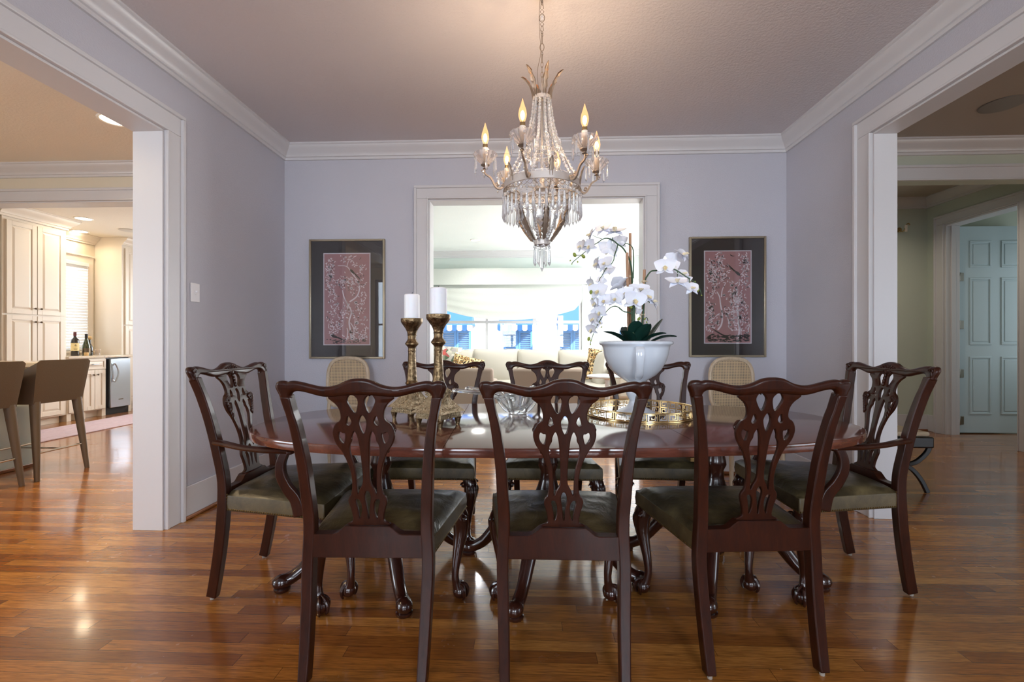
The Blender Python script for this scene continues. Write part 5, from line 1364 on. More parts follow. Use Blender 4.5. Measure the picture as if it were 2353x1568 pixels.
# six arms with dish, candle sleeve, bulb and drops
def arm_meshes():
    RA, ZA = .272, 1.915
    d = {}
    m = MB(); P = crom([(RR+.001, 0, L(ZR)), (RR+.018, 0, L(ZR-.014)), (RR+.038, 0, L(ZR-.006)), (RR+.062, 0, L(ZR+.035)), (RA, 0, L(ZA-.040)), (RA+.002, 0, L(ZA-.014))], 6)
    m.rect_sweep(P, [(.010, .009), (.011, .010), (.010, .009), (.009, .008), (.008, .007), (.008, .007)], (0, 1, 0))
    m.tube([(RR+.032+.013*math.cos(q)*(1-q/12), 0, L(ZR+.008)+.013*math.sin(q)*(1-q/12)) for q in [3.6+i*.5 for i in range(14)]], .0042, 6)
    m.tube([(RA+.010+.008*math.cos(q)*(1-q/12), 0, L(ZA-.030)+.008*math.sin(q)*(1-q/12)) for q in [i*.5 for i in range(12)]], .003, 6)
    m.ball((RR+.004, 0, L(ZR)), .009, 8, 6)
    m.lathe([(.004, 0), (.012, .003), (.006, .008), (.006, .012), (.016, .016), (.021, .020), (.021, .023), (.010, .025)], 16, (RA, 0, L(ZA-.020))); d['arm'] = m
    b = MB(); b.smooth = 20
    b.lathe([(.013, .004), (.022, .008), (.040, .026), (.052, .043), (.056, .051), (.053, .053), (.038, .034), (.020, .015), (.013, .011), (.013, .004)], 32, (RA, 0, L(ZA)), rfun=lambda a, z: 1+.06*math.cos(14*a)); d['bobeche'] = b
    s_ = MB(); s_.lathe([(.0118, .004), (.0118, .076), (.0130, .077), (.0130, .081)], 14, (RA, 0, L(ZA))); d['candle_sleeve'] = s_
    k = MB(); k.lathe([(.0118, .081), (.0118, .097), (.009, .099)], 14, (RA, 0, L(ZA))); d['bulb_socket'] = k
    g = MB(); g.smooth = 60; g.lathe([(.0085, .098), (.0115, .105), (.0170, .121), (.0180, .133), (.0155, .150), (.0098, .168), (.0048, .184), (.0018, .197), (0, .200)], 20, (RA, 0, L(ZA))); d['bulb'] = g
    f = MB(); f.ball((RA, 0, L(ZA+.128)), .0105, 10, 8, (.85, .85, 1.9)); d['filament'] = f
    return d, RA, ZA
dm, RA, ZA = arm_meshes()
meshes = {k: (v.mesh(k), {'arm': 'silver_leaf', 'bobeche': 'bobeche', 'candle_sleeve': 'sleeve', 'bulb_socket': 'gold', 'bulb': 'bulb_glass', 'filament': 'filament'}[k]) for k, v in dm.items()}
for me, mt in meshes.values(): me.materials.append(M[mt])
for k in range(6):
    a = R(-109+60*k)
    arm = link('chandelier_arm', meshes['arm'][0], None, ch); arm.matrix_local = Matrix.Rotation(a, 4, 'Z')
    for q in ('bobeche', 'candle_sleeve', 'bulb_socket', 'bulb', 'filament'): link(q, meshes[q][0], None, arm)
    for j in range(6):
        b = 2*PI*(j+.5)/6; hang(PC_, 'crystal_drop', arm, Vector((RA+.052*math.cos(b), .052*math.sin(b), L(ZA+.044))), b)
    ld = bpy.data.lights.new('bulb_light', 'POINT'); ld.energy = BULB_W; ld.color = (1, .79, .57); ld.shadow_soft_size = .012
    lo = bpy.data.objects.new('bulb_light', ld); COL.objects.link(lo)
    lo.location = (HX+RA*math.cos(a), HY_+RA*math.sin(a), ZA+.128)
# ------------------------------------------------------------------ kitchen
def panel_front(m, M_, w, h, fr=.055, t=.020):
    """raised-panel front in local (x right, y out, z up), lower left at origin"""
    m.smooth = 14
    m.box(0, 0, 0, w, t*.55, h, M_)
    for a, b, c, d in ((0, 0, fr, h), (w-fr, 0, w, h), (fr, 0, w-fr, fr), (fr, h-fr, w-fr, h)): m.box(a, t*.5, b, c, t, d, M_)
    i = fr+.016
    if w-2*i > .03 and h-2*i > .03:
        vs = [(fr+.008, fr+.008), (w-fr-.008, fr+.008), (w-fr-.008, h-fr-.008), (fr+.008, h-fr-.008)]
        iv = [(i+.016, i+.016), (w-i-.016, i+.016), (w-i-.016, h-i-.016), (i+.016, h-i-.016)]
        P = [M_ @ Vector((x, t*.5, z)) for x, z in vs]+[M_ @ Vector((x, t*.95, z)) for x, z in iv]
        m.add(P, [(4, 5, 6, 7)]+[(k, (k+1) % 4, 4+(k+1) % 4, 4+k) for k in range(4)])
def knob_mb(p, out=(1, 0, 0)):
    m = MB(); d = Vector(out); p = Vector(p)
    m.tube([p, p+d*.014], .006, 8); m.ball(p+d*.022, .013, 10, 7, (.8, 1, 1)); return m
# face +x: local x -> -y? (viewed from +x, right is +y)
def face_x(x, y, z): return Matrix(((0, 1, 0, x), (1, 0, 0, y), (0, 0, 1, z), (0, 0, 0, 1)))
FX = -6.34
# tall pantry
t = thing('pantry_cabinet', 'tall cream pantry cabinet with four raised-panel doors at the kitchen left', 'cabinet', (FX, 5.22, 0))
m = MB(); m.box(-.60, 0, .10, -.0005, .76, 2.62); m.box(-.60, .04, 0.001, -.06, .72, .10); m.build('cabinet_body', M['cabinet'], t)
for j, (z0, z1) in enumerate(((.12, 1.425), (1.445, 2.58))):
    for i in range(2):
        m = MB(); panel_front(m, face_x(0, .035+i*.348, z0), .340, z1-z0); d = m.build('door', M['cabinet'], t, .002)
        kz = z1-.075 if j == 0 else z0+.075
        knob_mb((.020, .035+i*.348+(.310 if i == 0 else .030), kz)).build('knob', M['bronze'], d)
m = MB(); vs = []; fs = []; n = len(CROWN)
for p, q in CROWN:
    p *= 1.15; q *= 1.25
    vs += [(p, -.04, ZC-.001-q), (p, .76+p, ZC-.001-q), (-.60, .76+p, ZC-.001-q)]
for i in range(n-1):
    for k in range(2): fs.append((i*3+k, i*3+k+1, i*3+3+k+1, i*3+3+k))
fs += [tuple(range(0, 3*n, 3)), tuple(range(2, 3*n, 3)), (0, 3*n-3, 3*n-2, 1), (1, 3*n-2, 3*n-1, 2)]
m.add(vs, fs); m.build('cabinet_crown', M['cabinet'], t)
# base cabinets
def base_cab(name, label, y0, w, drawers, doors, foot=True):
    t = thing(name, label, 'cabinet', (FX, y0, 0)); 
    m = MB(); m.box(-.60, 0, .10, -.0005, w, .862); m.box(-.60, .0, .001, -.075, w, .10)
    if foot:
        for a in (0, w-.06): m.box(-.075, a, .001, 0, a+.06, .10)
    m.build('cabinet_body', M['cabinet'], t)
    dw = (w-.03)/doors
    m = MB(); panel_front(m, face_x(0, .015, .70), w-.03, .145, .028); d = m.build('drawer', M['cabinet'], t, .002)
    h = MB(); h.tube([(.020, w/2-.045, .772), (.045, w/2-.04, .772), (.045, w/2+.04, .772), (.020, w/2+.045, .772)], .005, 8); h.build('handle', M['steel'], d)
    for i in range(doors):
        m = MB(); panel_front(m, face_x(0, .017+i*dw, .115), dw-.006, .575); d = m.build('door', M['cabinet'], t, .002)
        knob_mb((.020, .017+i*dw+(dw-.035 if i % 2 == 0 else .030), .62)).build('knob', M['bronze'], d)
    return t
base_cab('base_cabinet', 'cream base cabinet beside the tall pantry, behind the taupe bar stool', 5.985, .20, 1, 1)
base_cab('base_cabinet', 'cream base cabinet with drawer and two doors left of the steel compactor', 6.187, .371, 1, 2)
# trash compactor
t = thing('trash_compactor', 'stainless steel under-counter compactor with a curved handle', 'appliance', (FX, 6.56, 0))
m = MB(); m.box(-.60, 0, .001, -.01, .385, .862); m.box(-.01, .004, .02, .0, .375, .855); m.build('body', M['black'], t)
m = MB(); m.box(.002, .035, .105, .045, .372, .845); d = m.build('door', M['steel'], t, .006)
h = MB(); h.tube(crom([(.045, .068, .74), (.075, .075, .77), (.085, .108, .70), (.088, .118, .635), (.085, .108, .57), (.075, .075, .50), (.045, .068, .53)], 5), .011, 8); h.tube(crom([(.045, .068, .74), (.066, .048, .70), (.07, .044, .635), (.066, .048, .57), (.045, .068, .53)], 5), .009, 8); h.build('handle', M['steel'], d)
h = MB(); h.box(.0452, .165, .215, .0462, .245, .228); h.build('badge', M['bronze'], d)
m = MB(); m.box(-.02, .386, .001, 0, .437, .862); m.build('end_panel', M['cabinet'], t)
# worktop and splashback
t = thing('worktop', 'veined granite worktop over the base cabinets under the kitchen window', 'worktop', (FX, 5.985, .863))
m = MB(); m.box(-.608, 0, 0, .03, 1.013, .034); m.build('counter_slab', M['granite'], t, .006)
m = MB(); m.box(-.608, 0, .0345, -.588, 1.013, .115); m.box(-.586, 1.215-.135, .0345, -.16, 1.10, .115) if False else None; m.build('splashback', M['granite'], t, .003)
# tall end unit
t = thing('tall_end_cabinet', 'tall cream end cabinet right of the kitchen window', 'cabinet', (-6.50, 7.0, 0))
m = MB(); m.box(-.448, 0, .10, -.0005, .86, ZC-.002); m.box(-.448, .02, .001, -.05, .86, .10); m.build('cabinet_body', M['cabinet'], t)
for z0, z1 in ((.14, 1.36), (1.375, 2.60)):
    m = MB(); panel_front(m, face_x(0, .05, z0), .385, z1-z0); m.build('door', M['cabinet'], t, .002)
    m = MB(); panel_front(m, face_x(0, .445, z0), .385, z1-z0); m.build('door', M['cabinet'], t, .002)
m = MB(); vs = []; fs = []
for p, q in CROWN: vs += [(p, 0, ZC-.003-q), (p, .86, ZC-.003-q)]
for i in range(n-1): fs.append((i*2, i*2+1, i*2+3, i*2+2))
fs += [tuple(range(0, 2*n, 2)), tuple(range(1, 2*n, 2))]
m.add(vs, fs); m.build('cabinet_crown', M['cabinet'], t)
# blind
t = thing('window_blind', 'white slatted blind on the kitchen window', 'blind', (-6.925, 0, 0))
y0, y1, z0, z1 = KW
m = MB(); m.box(-.02, y0+.005, z1-.055, .022, y1-.005, z1-.0005); m.build('headrail', M['blind'], t, .003)
m = MB(); z = z1-.075
while z > z0+.03:
    m.box(-.024, y0+.01, -.0014, .024, y1-.01, .0014, Matrix.Translation((0, 0, z)) @ Matrix.Rotation(R(64), 4, 'Y')); z -= .043
for y in (y0+.2, y1-.2): m.tube([(0, y, z1-.06), (0, y, z0+.02)], .0012, 4)
m.box(-.02, y0+.01, z0+.006, .02, y1-.01, z0+.022)
m.build('slats', M['blind'], t)
# faucet tip, bottles and jars on the worktop
CZ = .8972
def bottle(label, mat, x, y, prof, parts):
    t = thing('wine_bottle', label, 'bottle', (x, y, CZ)); m = MB(); m.smooth = 50; m.lathe(prof, 20); b = m.build('bottle_body', mat, t)
    for nm, mt, pr in parts: q = MB(); q.smooth = 50; q.lathe(pr, 20); q.build(nm, mt, t)
    return t
b1 = bottle('dark wine bottle with a cream label and red foil on the kitchen worktop', M['wine'], -6.62, 6.37, [(0, 0), (.044, 0), (.046, .006), (.046, .215), (.040, .240), (.020, .262), (.017, .275), (.017, .338), (0, .338)],
    [('label', M['paper'], [(.0465, .07), (.0468, .07), (.0468, .185), (.0465, .185)]), ('foil', M['foil'], [(.0172, .285), (.0188, .285), (.0188, .344), (0, .345)])])
m = MB()
for k, (z, a0, a1) in enumerate(((.150, -.35, .25), (.142, -.2, .3), (.100, -.5, .5), (.092, -.4, .4))):
    vs = []; 
    for i in range(9):
        a = a0+(a1-a0)*i/8-.6; 
        for zz_ in (z, z+.003+.008*(k == 0)*(i in (3, 4, 5))): vs.append((.0474*math.cos(a), .0474*math.sin(a), zz_))
    m.add(vs, [(2*i, 2*i+2, 2*i+3, 2*i+1) for i in range(8)])
m.build('label_print', M['black'], b1)
b2 = bottle('green sparkling wine bottle beside the dark wine bottle', M['green_glass'], -6.58, 6.50, [(0, 0), (.046, 0), (.048, .006), (.048, .10), (.044, .15), (.028, .21), (.018, .250), (.0165, .28), (.0165, .315), (0, .315)],
    [('label', M['bronze'], [(.0485, .03), (.0489, .03), (.0489, .11), (.0485, .11)]), ('foil', M['black'], [(.0178, .255), (.019, .255), (.0182, .318), (0, .320)])])
t = thing('cork_jar', 'small pale cork block before the wine bottles', 'cork', (-6.50, 6.42, CZ)); m = MB(); m.lathe([(0, 0), (.026, 0), (.028, .004), (.028, .042), (.025, .046), (0, .046)], 16); m.build('cork_body', M['cork'], t)
t = thing('stoppered_bottle', 'small round cork-stoppered bottle behind the green bottle', 'bottle', (-6.66, 6.63, CZ)); m = MB(); m.smooth = 50; m.lathe([(0, 0), (.035, 0), (.04, .01), (.04, .12), (.02, .17), (.014, .18), (.014, .235), (0, .235)], 16); m.build('bottle_body', M['wine'], t)
m = MB(); m.ball((0, 0, .262), .032, 10, 8, (1, 1, .9)); m.build('stopper', M['cork'], t)
t = thing('glass_tumbler', 'small clear glass on the kitchen worktop right of the bottles', 'glass', (-6.62, 6.72, CZ)); m = MB(); m.lathe([(.028, 0), (.034, .09), (.032, .09), (.026, .006), (0, .006)], 16); m.lathe([(0, 0), (.028, 0.0)], 16) if False else None; m.build('glass_body', M['bobeche'], t)
t = thing('sink_faucet', 'steel faucet spout just showing beside the tall pantry', 'faucet', (-6.74, 6.03, CZ)); m = MB(); m.tube(crom([(0, 0, 0), (0, 0, .18), (.01, .05, .25), (.03, .13, .255), (.04, .17, .215)], 6), [.014, .012, .011, .012, .015], 10); m.build('spout', M['steel'], t)

# island and stools
t = thing('kitchen_island', 'pale blue-green kitchen island with a granite top at the left edge', 'island', (-4.36, 3.82, 0))
m = MB(); m.box(-.85, -2.6, .03, 0, 0, .873); m.build('island_body', M['island'], t)
m = MB(); m.box(-.80, -2.6, .001, .012, .008, .03); m.build('base_moulding', M['shoe'], t, .005)
m = MB(); m.box(-.95, -2.7, .875, .14, .22, .918); m.build('counter_slab', M['granite'], t, .008)
def bar_stool(label, loc):
    """faces -x (towards the island), back at +x"""
    t = thing('bar_stool', label, 'stool', loc, 0, 'taupe leather bar stools at the island')
    # wrap-around shell: back sheet that runs into low side wings
    m = MB(); m.smooth = 60; n = 28; rows = 8; vs = []; fs = []
    def shell(u, v, off):
        # u -1..1 around the U, v 0..1 upward
        a = abs(u); s_ = 1 if u > 0 else -1
        # plan: back straight |u|<.5 , then side runs forward
        if a < .46: x = .19; y = .20*u/.5
        else:
            q = (a-.46)/.54; th = min(1, q/.25)
            y = s_*(.184+.026*math.sin(th*PI/2)); x = .19-.03*(1-math.cos(th*PI/2))-max(0, q-.12)*.42
        top = .945 if a < .46 else .945-.32*min(1, ((a-.46)/.54))**1.1
        bot = .60
        z = bot+(top-bot)*v
        x += .055*(z-.60)/.34*(1 if a < .6 else max(0, 1-(a-.6)/.3))
        y *= 1+.10*(z-.60)/.34
        return Vector((x-off*(1 if a < .5 else .2), y*(1-off*2.4*(1 if a > .4 else 0)), z))
    for off in (0, .024):
        for i in range(n+1):
            for j in range(rows+1): vs.append(shell(-1+2*i/n, j/rows, off))
    K = (n+1)*(rows+1); k = rows+1
    for i in range(n):
        for j in range(rows):
            q = (i*k+j, i*k+j+1, (i+1)*k+j+1, (i+1)*k+j); fs += [q, tuple(K+w_ for w_ in reversed(q))]
        for j in (0, rows): fs.append((i*k+j, (i+1)*k+j, K+(i+1)*k+j, K+i*k+j))
    for i in (0, n):
        for j in range(rows): fs.append((i*k+j, i*k+j+1, K+i*k+j+1, K+i*k+j))
    m.add(vs, fs); m.build('backrest', M['stool'], t)
    m = MB(); m.poly_prism([(-.235, -.19), (.165, -.185), (.165, .185), (-.235, .19)], .60, .665); m.build('seat', M['stool'], t, .02, 3)
    for sx, sy in ((1, -1), (1, 1), (-1, -1), (-1, 1)):
        m = MB(); top = Vector((.165 if sx > 0 else -.20, sy*.165, .615)); bt = Vector((.225 if sx > 0 else -.235, sy*.20, .0))
        m.tube([top, top.lerp(bt, .5), bt], [.034, .026, .017], 12); m.build('leg', M['stool'], t)
    m = MB()
    for sx in (1, -1): x = .205 if sx > 0 else -.225; m.tube([(x, -.19, .215), (x, .19, .215)], .0085, 8)
    m.tube([(-.225, 0, .215), (.205, 0, .215)], .006, 8); m.build('footrest', M['chrome'], t)
    return t
s1 = bar_stool('taupe leather bar stool fully in view at the end of the kitchen island', (-4.065, 3.60, 0))
dup(s1, (-4.055, 3.085, 0), 0, 'taupe leather bar stool cut off by the left edge of the photo')
t = thing('runner_rug', 'faded pink and lavender runner rug on the kitchen floor', 'rug', (-5.66, 5.9, 0)); m = MB(); m.box(-.36, -1.55, .001, .36, 1.75, .012); m.build('rug_pile', M['rug'], t, .003)
def downlight(label, x, y, on, r=.075, group=None):
    t = thing('ceiling_downlight', label, 'downlight', (x, y, ZC), 0, group)
    m = MB(); m.lathe([(r, -.0005), (r+.018, -.0005), (r+.018, -.006), (r+.012, -.010), (r, -.006), (r, -.0005)], 32); m.f = [f for f in m.f if len(f) == 4]; m.build('rim', M['lamp_rim'], t)
    m = MB(); m.lathe([(0, -.004), (r, -.004), (r, -.001), (0, -.001)], 32); m.build('lens', M['lamp_on'] if on else M['lamp_rim'], t)
    return t
downlight('lit downlight in the breakfast area ceiling just inside the kitchen opening', -3.14, 3.317, True, .085)
downlight('lit downlight in the kitchen ceiling, nearer one beside the pantry crown', -6.04, 5.93, True, .085, 'kitchen ceiling downlights')
downlight('lit downlight in the kitchen ceiling, farther one before the window', -6.78, 6.60, True, .085, 'kitchen ceiling downlights')
downlight('round downlight in the white living room ceiling', -.89, 7.42, True, .07)
def spk(label, x, y, r, mt='speaker'): 
    t = thing('ceiling_speaker', label, 'speaker', (x, y, ZC)); m = MB(); m.lathe([(0, -.0005), (r, -.0005), (r, -.006), (r-.008, -.009), (0, -.008)], 40); m.build('grille', M[mt], t)
spk('round grey speaker grille in the dim ceiling beyond the right opening', 3.335, 3.35, .125)
spk('round white speaker grille in the kitchen ceiling', -6.0, 6.58, .12, 'speaker_white')

# ------------------------------------------------------------------ living room
# roman shade with pelmet
t = thing('roman_shade', 'pale linen roman shade with pelmet over the living room window', 'shade', (0, LY, 0))
m = MB(); m.box(-1.80, -.16, 2.135, 1.04, -.145, 2.435); m.box(-1.80, -.145, 2.135, -1.785, -.002, 2.435); m.box(1.025, -.145, 2.135, 1.04, -.002, 2.435); m.box(-1.80, -.145, 2.42, 1.04, -.002, 2.435); m.build('pelmet', M['linen'], t, .004)
m = MB(); nx, nz = 40, 16; vs = []; fs = []
def shade(i, j):
    u = -1+2*i/nx; v = j/nz; zb = 1.50+.23*abs(u)**2.2
    if abs(u) > .9: zb += .10*((abs(u)-.9)/.1)
    z = 2.25+(zb-2.25)*v; y = -.085-.018*abs(math.sin(v*PI*4.5))*(.4+.6*v)-.03*v*(1-u*u)
    return Vector((-.375+u*1.31, y, z))
for q in (0, .004):
    for i in range(nx+1):
        for j in range(nz+1): vs.append(shade(i, j)+Vector((0, q, 0)))
K = (nx+1)*(nz+1); k = nz+1
for i in range(nx):
    for j in range(nz): q = (i*k+j, i*k+j+1, (i+1)*k+j+1, (i+1)*k+j); fs += [q, tuple(K+w_ for w_ in reversed(q))]
m.add(vs, fs); m.smooth = 60; m.build('folded_fabric', M['linen'], t)
def pillow_mesh(w, h, d, n=14, pinch=.10):
    m = MB(); m.smooth = 70; vs = []; fs = []
    for s in (-1, 1):
        for i in range(n+1):
            for j in range(n+1):
                u, v = -1+2*i/n, -1+2*j/n; b = (max(0, 1-u*u)*max(0, 1-v*v))**.42
                kx_ = 1-pinch*(1-abs(v)**1.5)*abs(u)**3*.6; kz_ = 1-pinch*(1-abs(u)**1.5)*abs(v)**3*.6
                vs.append(Vector((u*w/2*kx_, s*d/2*b, v*h/2*kz_)))
    K = (n+1)**2; k = n+1
    for i in range(n):
        for j in range(n): q = (i*k+j, i*k+j+1, (i+1)*k+j+1, (i+1)*k+j); fs += [q, tuple(K+w_ for w_ in reversed(q))]
    m.add(vs, fs); bm_me = m.mesh('cushion'); bm = bmesh.new(); bm.from_mesh(bm_me); bmesh.ops.remove_doubles(bm, verts=bm.verts, dist=1e-5); bmesh.ops.recalc_face_normals(bm, faces=bm.faces); bm.to_mesh(bm_me); bm.free(); return bm_me
SOY = 7.55
t = thing('sectional_sofa', 'oatmeal linen sectional sofa under the living room window', 'sofa', (-.2, SOY, 0))
m = MB(); m.box(-1.55, -.45, .002, 1.62, .50, .30); m.box(.78, -1.20, .002, 1.62, -.45, .30); m.build('base', M['sofa'], t, .03, 3)
m = MB(); m.box(-1.55, .28, .30, 1.62, .50, .78); m.box(1.40, -1.20, .30, 1.62, .28, .74); m.build('back_frame', M['sofa'], t, .05, 3)
m = MB(); m.box(-1.58, -.45, .002, -1.36, .50, .66); m.build('arm', M['sofa'], t, .05, 3)
for x0, x1 in ((-1.34, -.66), (-.64, .04), (.06, .74)):
    m = MB(); m.box(x0, -.46, .30, x1, .27, .47); m.build('seat_cushion', M['sofa'], t, .05, 4)
m = MB(); m.box(.79, -1.21, .30, 1.39, .27, .47); m.build('seat_cushion', M['sofa'], t, .05, 4)
for xc, w, z in ((-1.09, .62, .70), (-.385, .74, .705), (.34, .68, .70), (1.0, .62, .70)):
    o = link('back_cushion', pillow_mesh(w+.06, .60, .26, 14, .04), M['sofa'], t); o.location = (xc, .17, z-.02); o.rotation_euler = (R(-10), 0, 0)
o = link('back_cushion', pillow_mesh(.72, .58, .26, 14, .04), M['sofa'], t); o.location = (1.29, -.35, .68); o.rotation_euler = (R(-8), 0, R(-90))
def cushion(label, mat, loc, rot, w, h, d=.16):
    t = thing('throw_pillow', label, 'pillow', loc); o = link('pillow_cover', pillow_mesh(w, h, d), mat, t); o.rotation_euler = rot; return t
cushion('floral throw pillow at the left end of the sofa behind the tall candlestick', M['floral'], (-1.40, 7.43, .80), (R(-14), R(8), 0), .50, .50)
cushion('leopard print throw pillow lying against the floral pillow on the left of the sofa', M['leopard'], (-1.02, 7.29, .70), (R(-22), R(14), 0), .50, .36)
cushion('leopard print throw pillow standing at the right end of the sofa beside the urn', M['leopard'], (1.06, 7.10, .745), (R(-10), R(4), R(-42)), .46, .50)
def club_chair(label, x, y, w):
    t = thing('club_chair', label, 'armchair', (x, y, 0), 0, 'taupe club chairs in the living room')
    m = MB(); m.box(-w/2, 0, .12, w/2, .14, .775); m.build('backrest', M['taupe'], t, .035, 4)
    m = MB(); m.box(-w/2+.001, .141, .12, w/2-.001, .80, .40); m.build('seat_base', M['taupe'], t, .02)
    for s in (-1, 1): m = MB(); m.box(s*w/2-(.12 if s > 0 else 0), .142, .40, s*w/2+(.12 if s < 0 else 0), .80, .60); m.build('arm', M['taupe'], t, .03, 3)
    m = MB(); m.box(-w/2+.13, .145, .401, w/2-.13, .82, .50); m.build('seat_cushion', M['sofa'], t, .04, 3)
    for sx in (-1, 1):
        for yy in (.05, .74): m = MB(); m.lathe([(.014, 0), (.022, .12)], 10, (sx*(w/2-.06), yy, 0)); m.build('leg', M['black_wood'], t)
    return t
cb = club_chair('taupe club chair back seen behind the candlesticks, left of the pair', -.885, 5.45, .88)
dup(cb, (.205, 5.45, 0), 0, 'taupe club chair back seen behind the middle facing chair, right of the pair')
t = thing('round_side_table', 'white round-topped side table in front of the sofa, beside the urn', 'table', (.90, 5.35, 0)); m = MB(); m.lathe([(.20, 0), (.20, .012), (.03, .025), (.025, .65), (.06, .675), (.22, .68), (.235, .688), (.235, .700), (.225, .706), (0, .708)], 40); m.build('table_body', M['white_up'], t)
t = thing('console_cabinet', 'white low console under the bright right living room window', 'cabinet', (1.78, 8.11, 0)); m = MB(); m.box(-.30, -.17, .002, .30, .19, .86); m.box(-.32, -.19, .86, .32, .19, .885); m.build('cabinet_body', M['white_up'], t, .004)
for s in (-1, 1): m = MB(); m.box(-.285 if s < 0 else .01, -.185, .10, -.01 if s < 0 else .285, -.1705, .83); m.build('door', M['white_up'], t, .004)
t = thing('glass_decanter', 'clear glass decanter with a blue stopper on the console behind the orchid', 'bottle', (1.62, 8.08, .8855)); m = MB(); m.smooth = 50; m.lathe([(0, 0), (.12, 0), (.13, .03), (.13, .18), (.10, .24), (.035, .30), (.032, .345), (.026, .345), (.028, .30), (.09, .235), (.12, .18), (.12, .03), (0, .012)], 24); m.build('glass_body', M['bobeche'], t)
m = MB(); m.smooth = 50; m.lathe([(0, .33), (.024, .335), (.042, .36), (.045, .40), (.04, .425), (0, .43)], 16); m.build('stopper', M['shutter'], t)

# ------------------------------------------------------------------ house outside: awnings and shutters
FY = 13.0
def awning(label, x0, x1):
    w = x1-x0; t = thing('window_awning', label, 'awning', (x0, FY-.001, 0), 0, 'blue scalloped awnings outside')
    m = MB(); z1, z0, dp = 2.22, 1.56, .75
    P = [(0.12, 0, z1), (w-.12, 0, z1), (w, -dp, z0), (0, -dp, z0), (0, 0, z0), (w, 0, z0)]
    m.add(P, [(0, 1, 2, 3), (0, 3, 4), (1, 5, 2)]); m.build('canopy', M['awning_blue'], t)
    m = MB(); b = MB(); ns = max(4, round(w/.14)); sw = w/ns; tt = .012
    for i in range(ns):
        pts = [(i*sw, z0+.01), ((i+1)*sw, z0+.01), ((i+1)*sw, z0-.10)]+[((i+.5)*sw+sw*.5*math.cos(q), z0-.10-.05*math.sin(q)) for q in [PI*k/8 for k in range(1, 8)]]+[(i*sw, z0-.10)]
        n_ = len(pts); q = (m if i % 2 else b)
        q.add([(x, -dp-tt, z) for x, z in pts]+[(x, -dp, z) for x, z in pts], [tuple(range(n_)), tuple(range(2*n_-1, n_-1, -1))]+[(k, (k+1) % n_, n_+(k+1) % n_, n_+k) for k in range(n_)])
    m.build('valance_white', M['awning_white'], t); b.build('valance_blue', M['awning_blue'], t)
def shutters(label, x0, x1):
    t = thing('louvred_shutters', label, 'shutters', (x0, FY-.001, 0), 0, 'blue louvred shutters outside'); w = (x1-x0)/2
    for k in range(2):
        a = k*w+.005; b = (k+1)*w-.005; m = MB()
        for q in ((a, .30, a+.06, 1.45), (b-.06, .30, b, 1.45), (a+.06, .30, b-.06, .38), (a+.06, 1.37, b-.06, 1.45)): m.box(q[0], -.05, q[1], q[2], 0, q[3])
        z = .40
        while z < 1.36: m.box(a+.06, -.022, -.006, b-.06, .022, .006, Matrix.Translation((0, -.025, z)) @ Matrix.Rotation(R(-35), 4, 'X')); z += .055
        m.build('shutter_leaf', M['shutter'], t)
for i, (u0, u1, nm) in enumerate(((1015, 1083, 'left'), (1157, 1224, 'middle'), (1287, 1345, 'right'))):
    xa, xb = at(u0, 789, FY).x, at(u1, 789, FY).x
    awning('blue awning with a white scalloped edge on the house outside, %s of three' % nm, xa-.12, xb+.12)
    shutters('blue louvred shutters under the %s awning of the house outside' % nm, xa, xb)

# ------------------------------------------------------------------ hall
t = thing('curule_stool', 'ebonised cross-legged stool with a beige cushion behind the right armchair', 'stool', (2.70, 3.53, 0))
m = MB(); m.box(-.20, -.155, .325, .195, .155, .405); m.build('seat_frame', M['black_wood'], t, .012, 3)
m = MB(); m.box(-.185, -.14, .4055, .18, .14, .440); m.build('cushion', M['stool_cushion'], t, .016, 3)
for y in (-.13, .13):
    for s in (-1, 1):
        m = MB(); m.rect_sweep(crom([(s*.178, y, .33), (s*.150, y, .28), (s*.08, y, .22), (0, y+s*.008, .195), (-s*.06, y, .165), (-s*.12, y, .09), (-s*.165, y, 0)], 5), [(.022, .030)], (0, 1, 0)); m.build('crossed_leg', M['black_wood'], t, .004)
m = MB(); m.tube([(0, -.13, .195), (0, .13, .195)], .012, 8); m.build('stretcher', M['black_wood'], t)
t = thing('wall_sconce', 'small brass candle sconce on the hall end wall, half hidden by the jamb', 'sconce', (4.56, QY, 2.42))
m = MB(); m.lathe([(.03, 0), (.032, .01), (.02, .012)], 16, M=Matrix.Translation((0, 0, .06)) @ Matrix.Rotation(R(90), 4, 'X')); m.tube(crom([(0, -.01, .06), (0, -.05, .03), (.01, -.08, .05), (.02, -.085, .10), (.05, -.085, .12), (.065, -.085, .10)], 5), .006, 8); m.build('bracket', M['gold'], t)
m = MB(); m.lathe([(.012, -.05), (.014, .02), (.010, .03), (0, .035)], 12, (.02, -.085, .07)); m.build('candle_sleeve', M['sleeve'], t)
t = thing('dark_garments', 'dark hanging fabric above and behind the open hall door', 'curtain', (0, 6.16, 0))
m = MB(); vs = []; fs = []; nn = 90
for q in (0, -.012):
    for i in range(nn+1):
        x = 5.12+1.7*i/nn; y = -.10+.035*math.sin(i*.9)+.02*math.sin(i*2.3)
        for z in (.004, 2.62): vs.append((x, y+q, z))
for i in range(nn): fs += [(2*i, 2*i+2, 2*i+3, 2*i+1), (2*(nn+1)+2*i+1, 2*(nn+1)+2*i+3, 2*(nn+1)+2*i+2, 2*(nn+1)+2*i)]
m.add(vs, fs); m.smooth = 70; m.build('fabric_folds', M['dark_cloth'], t)
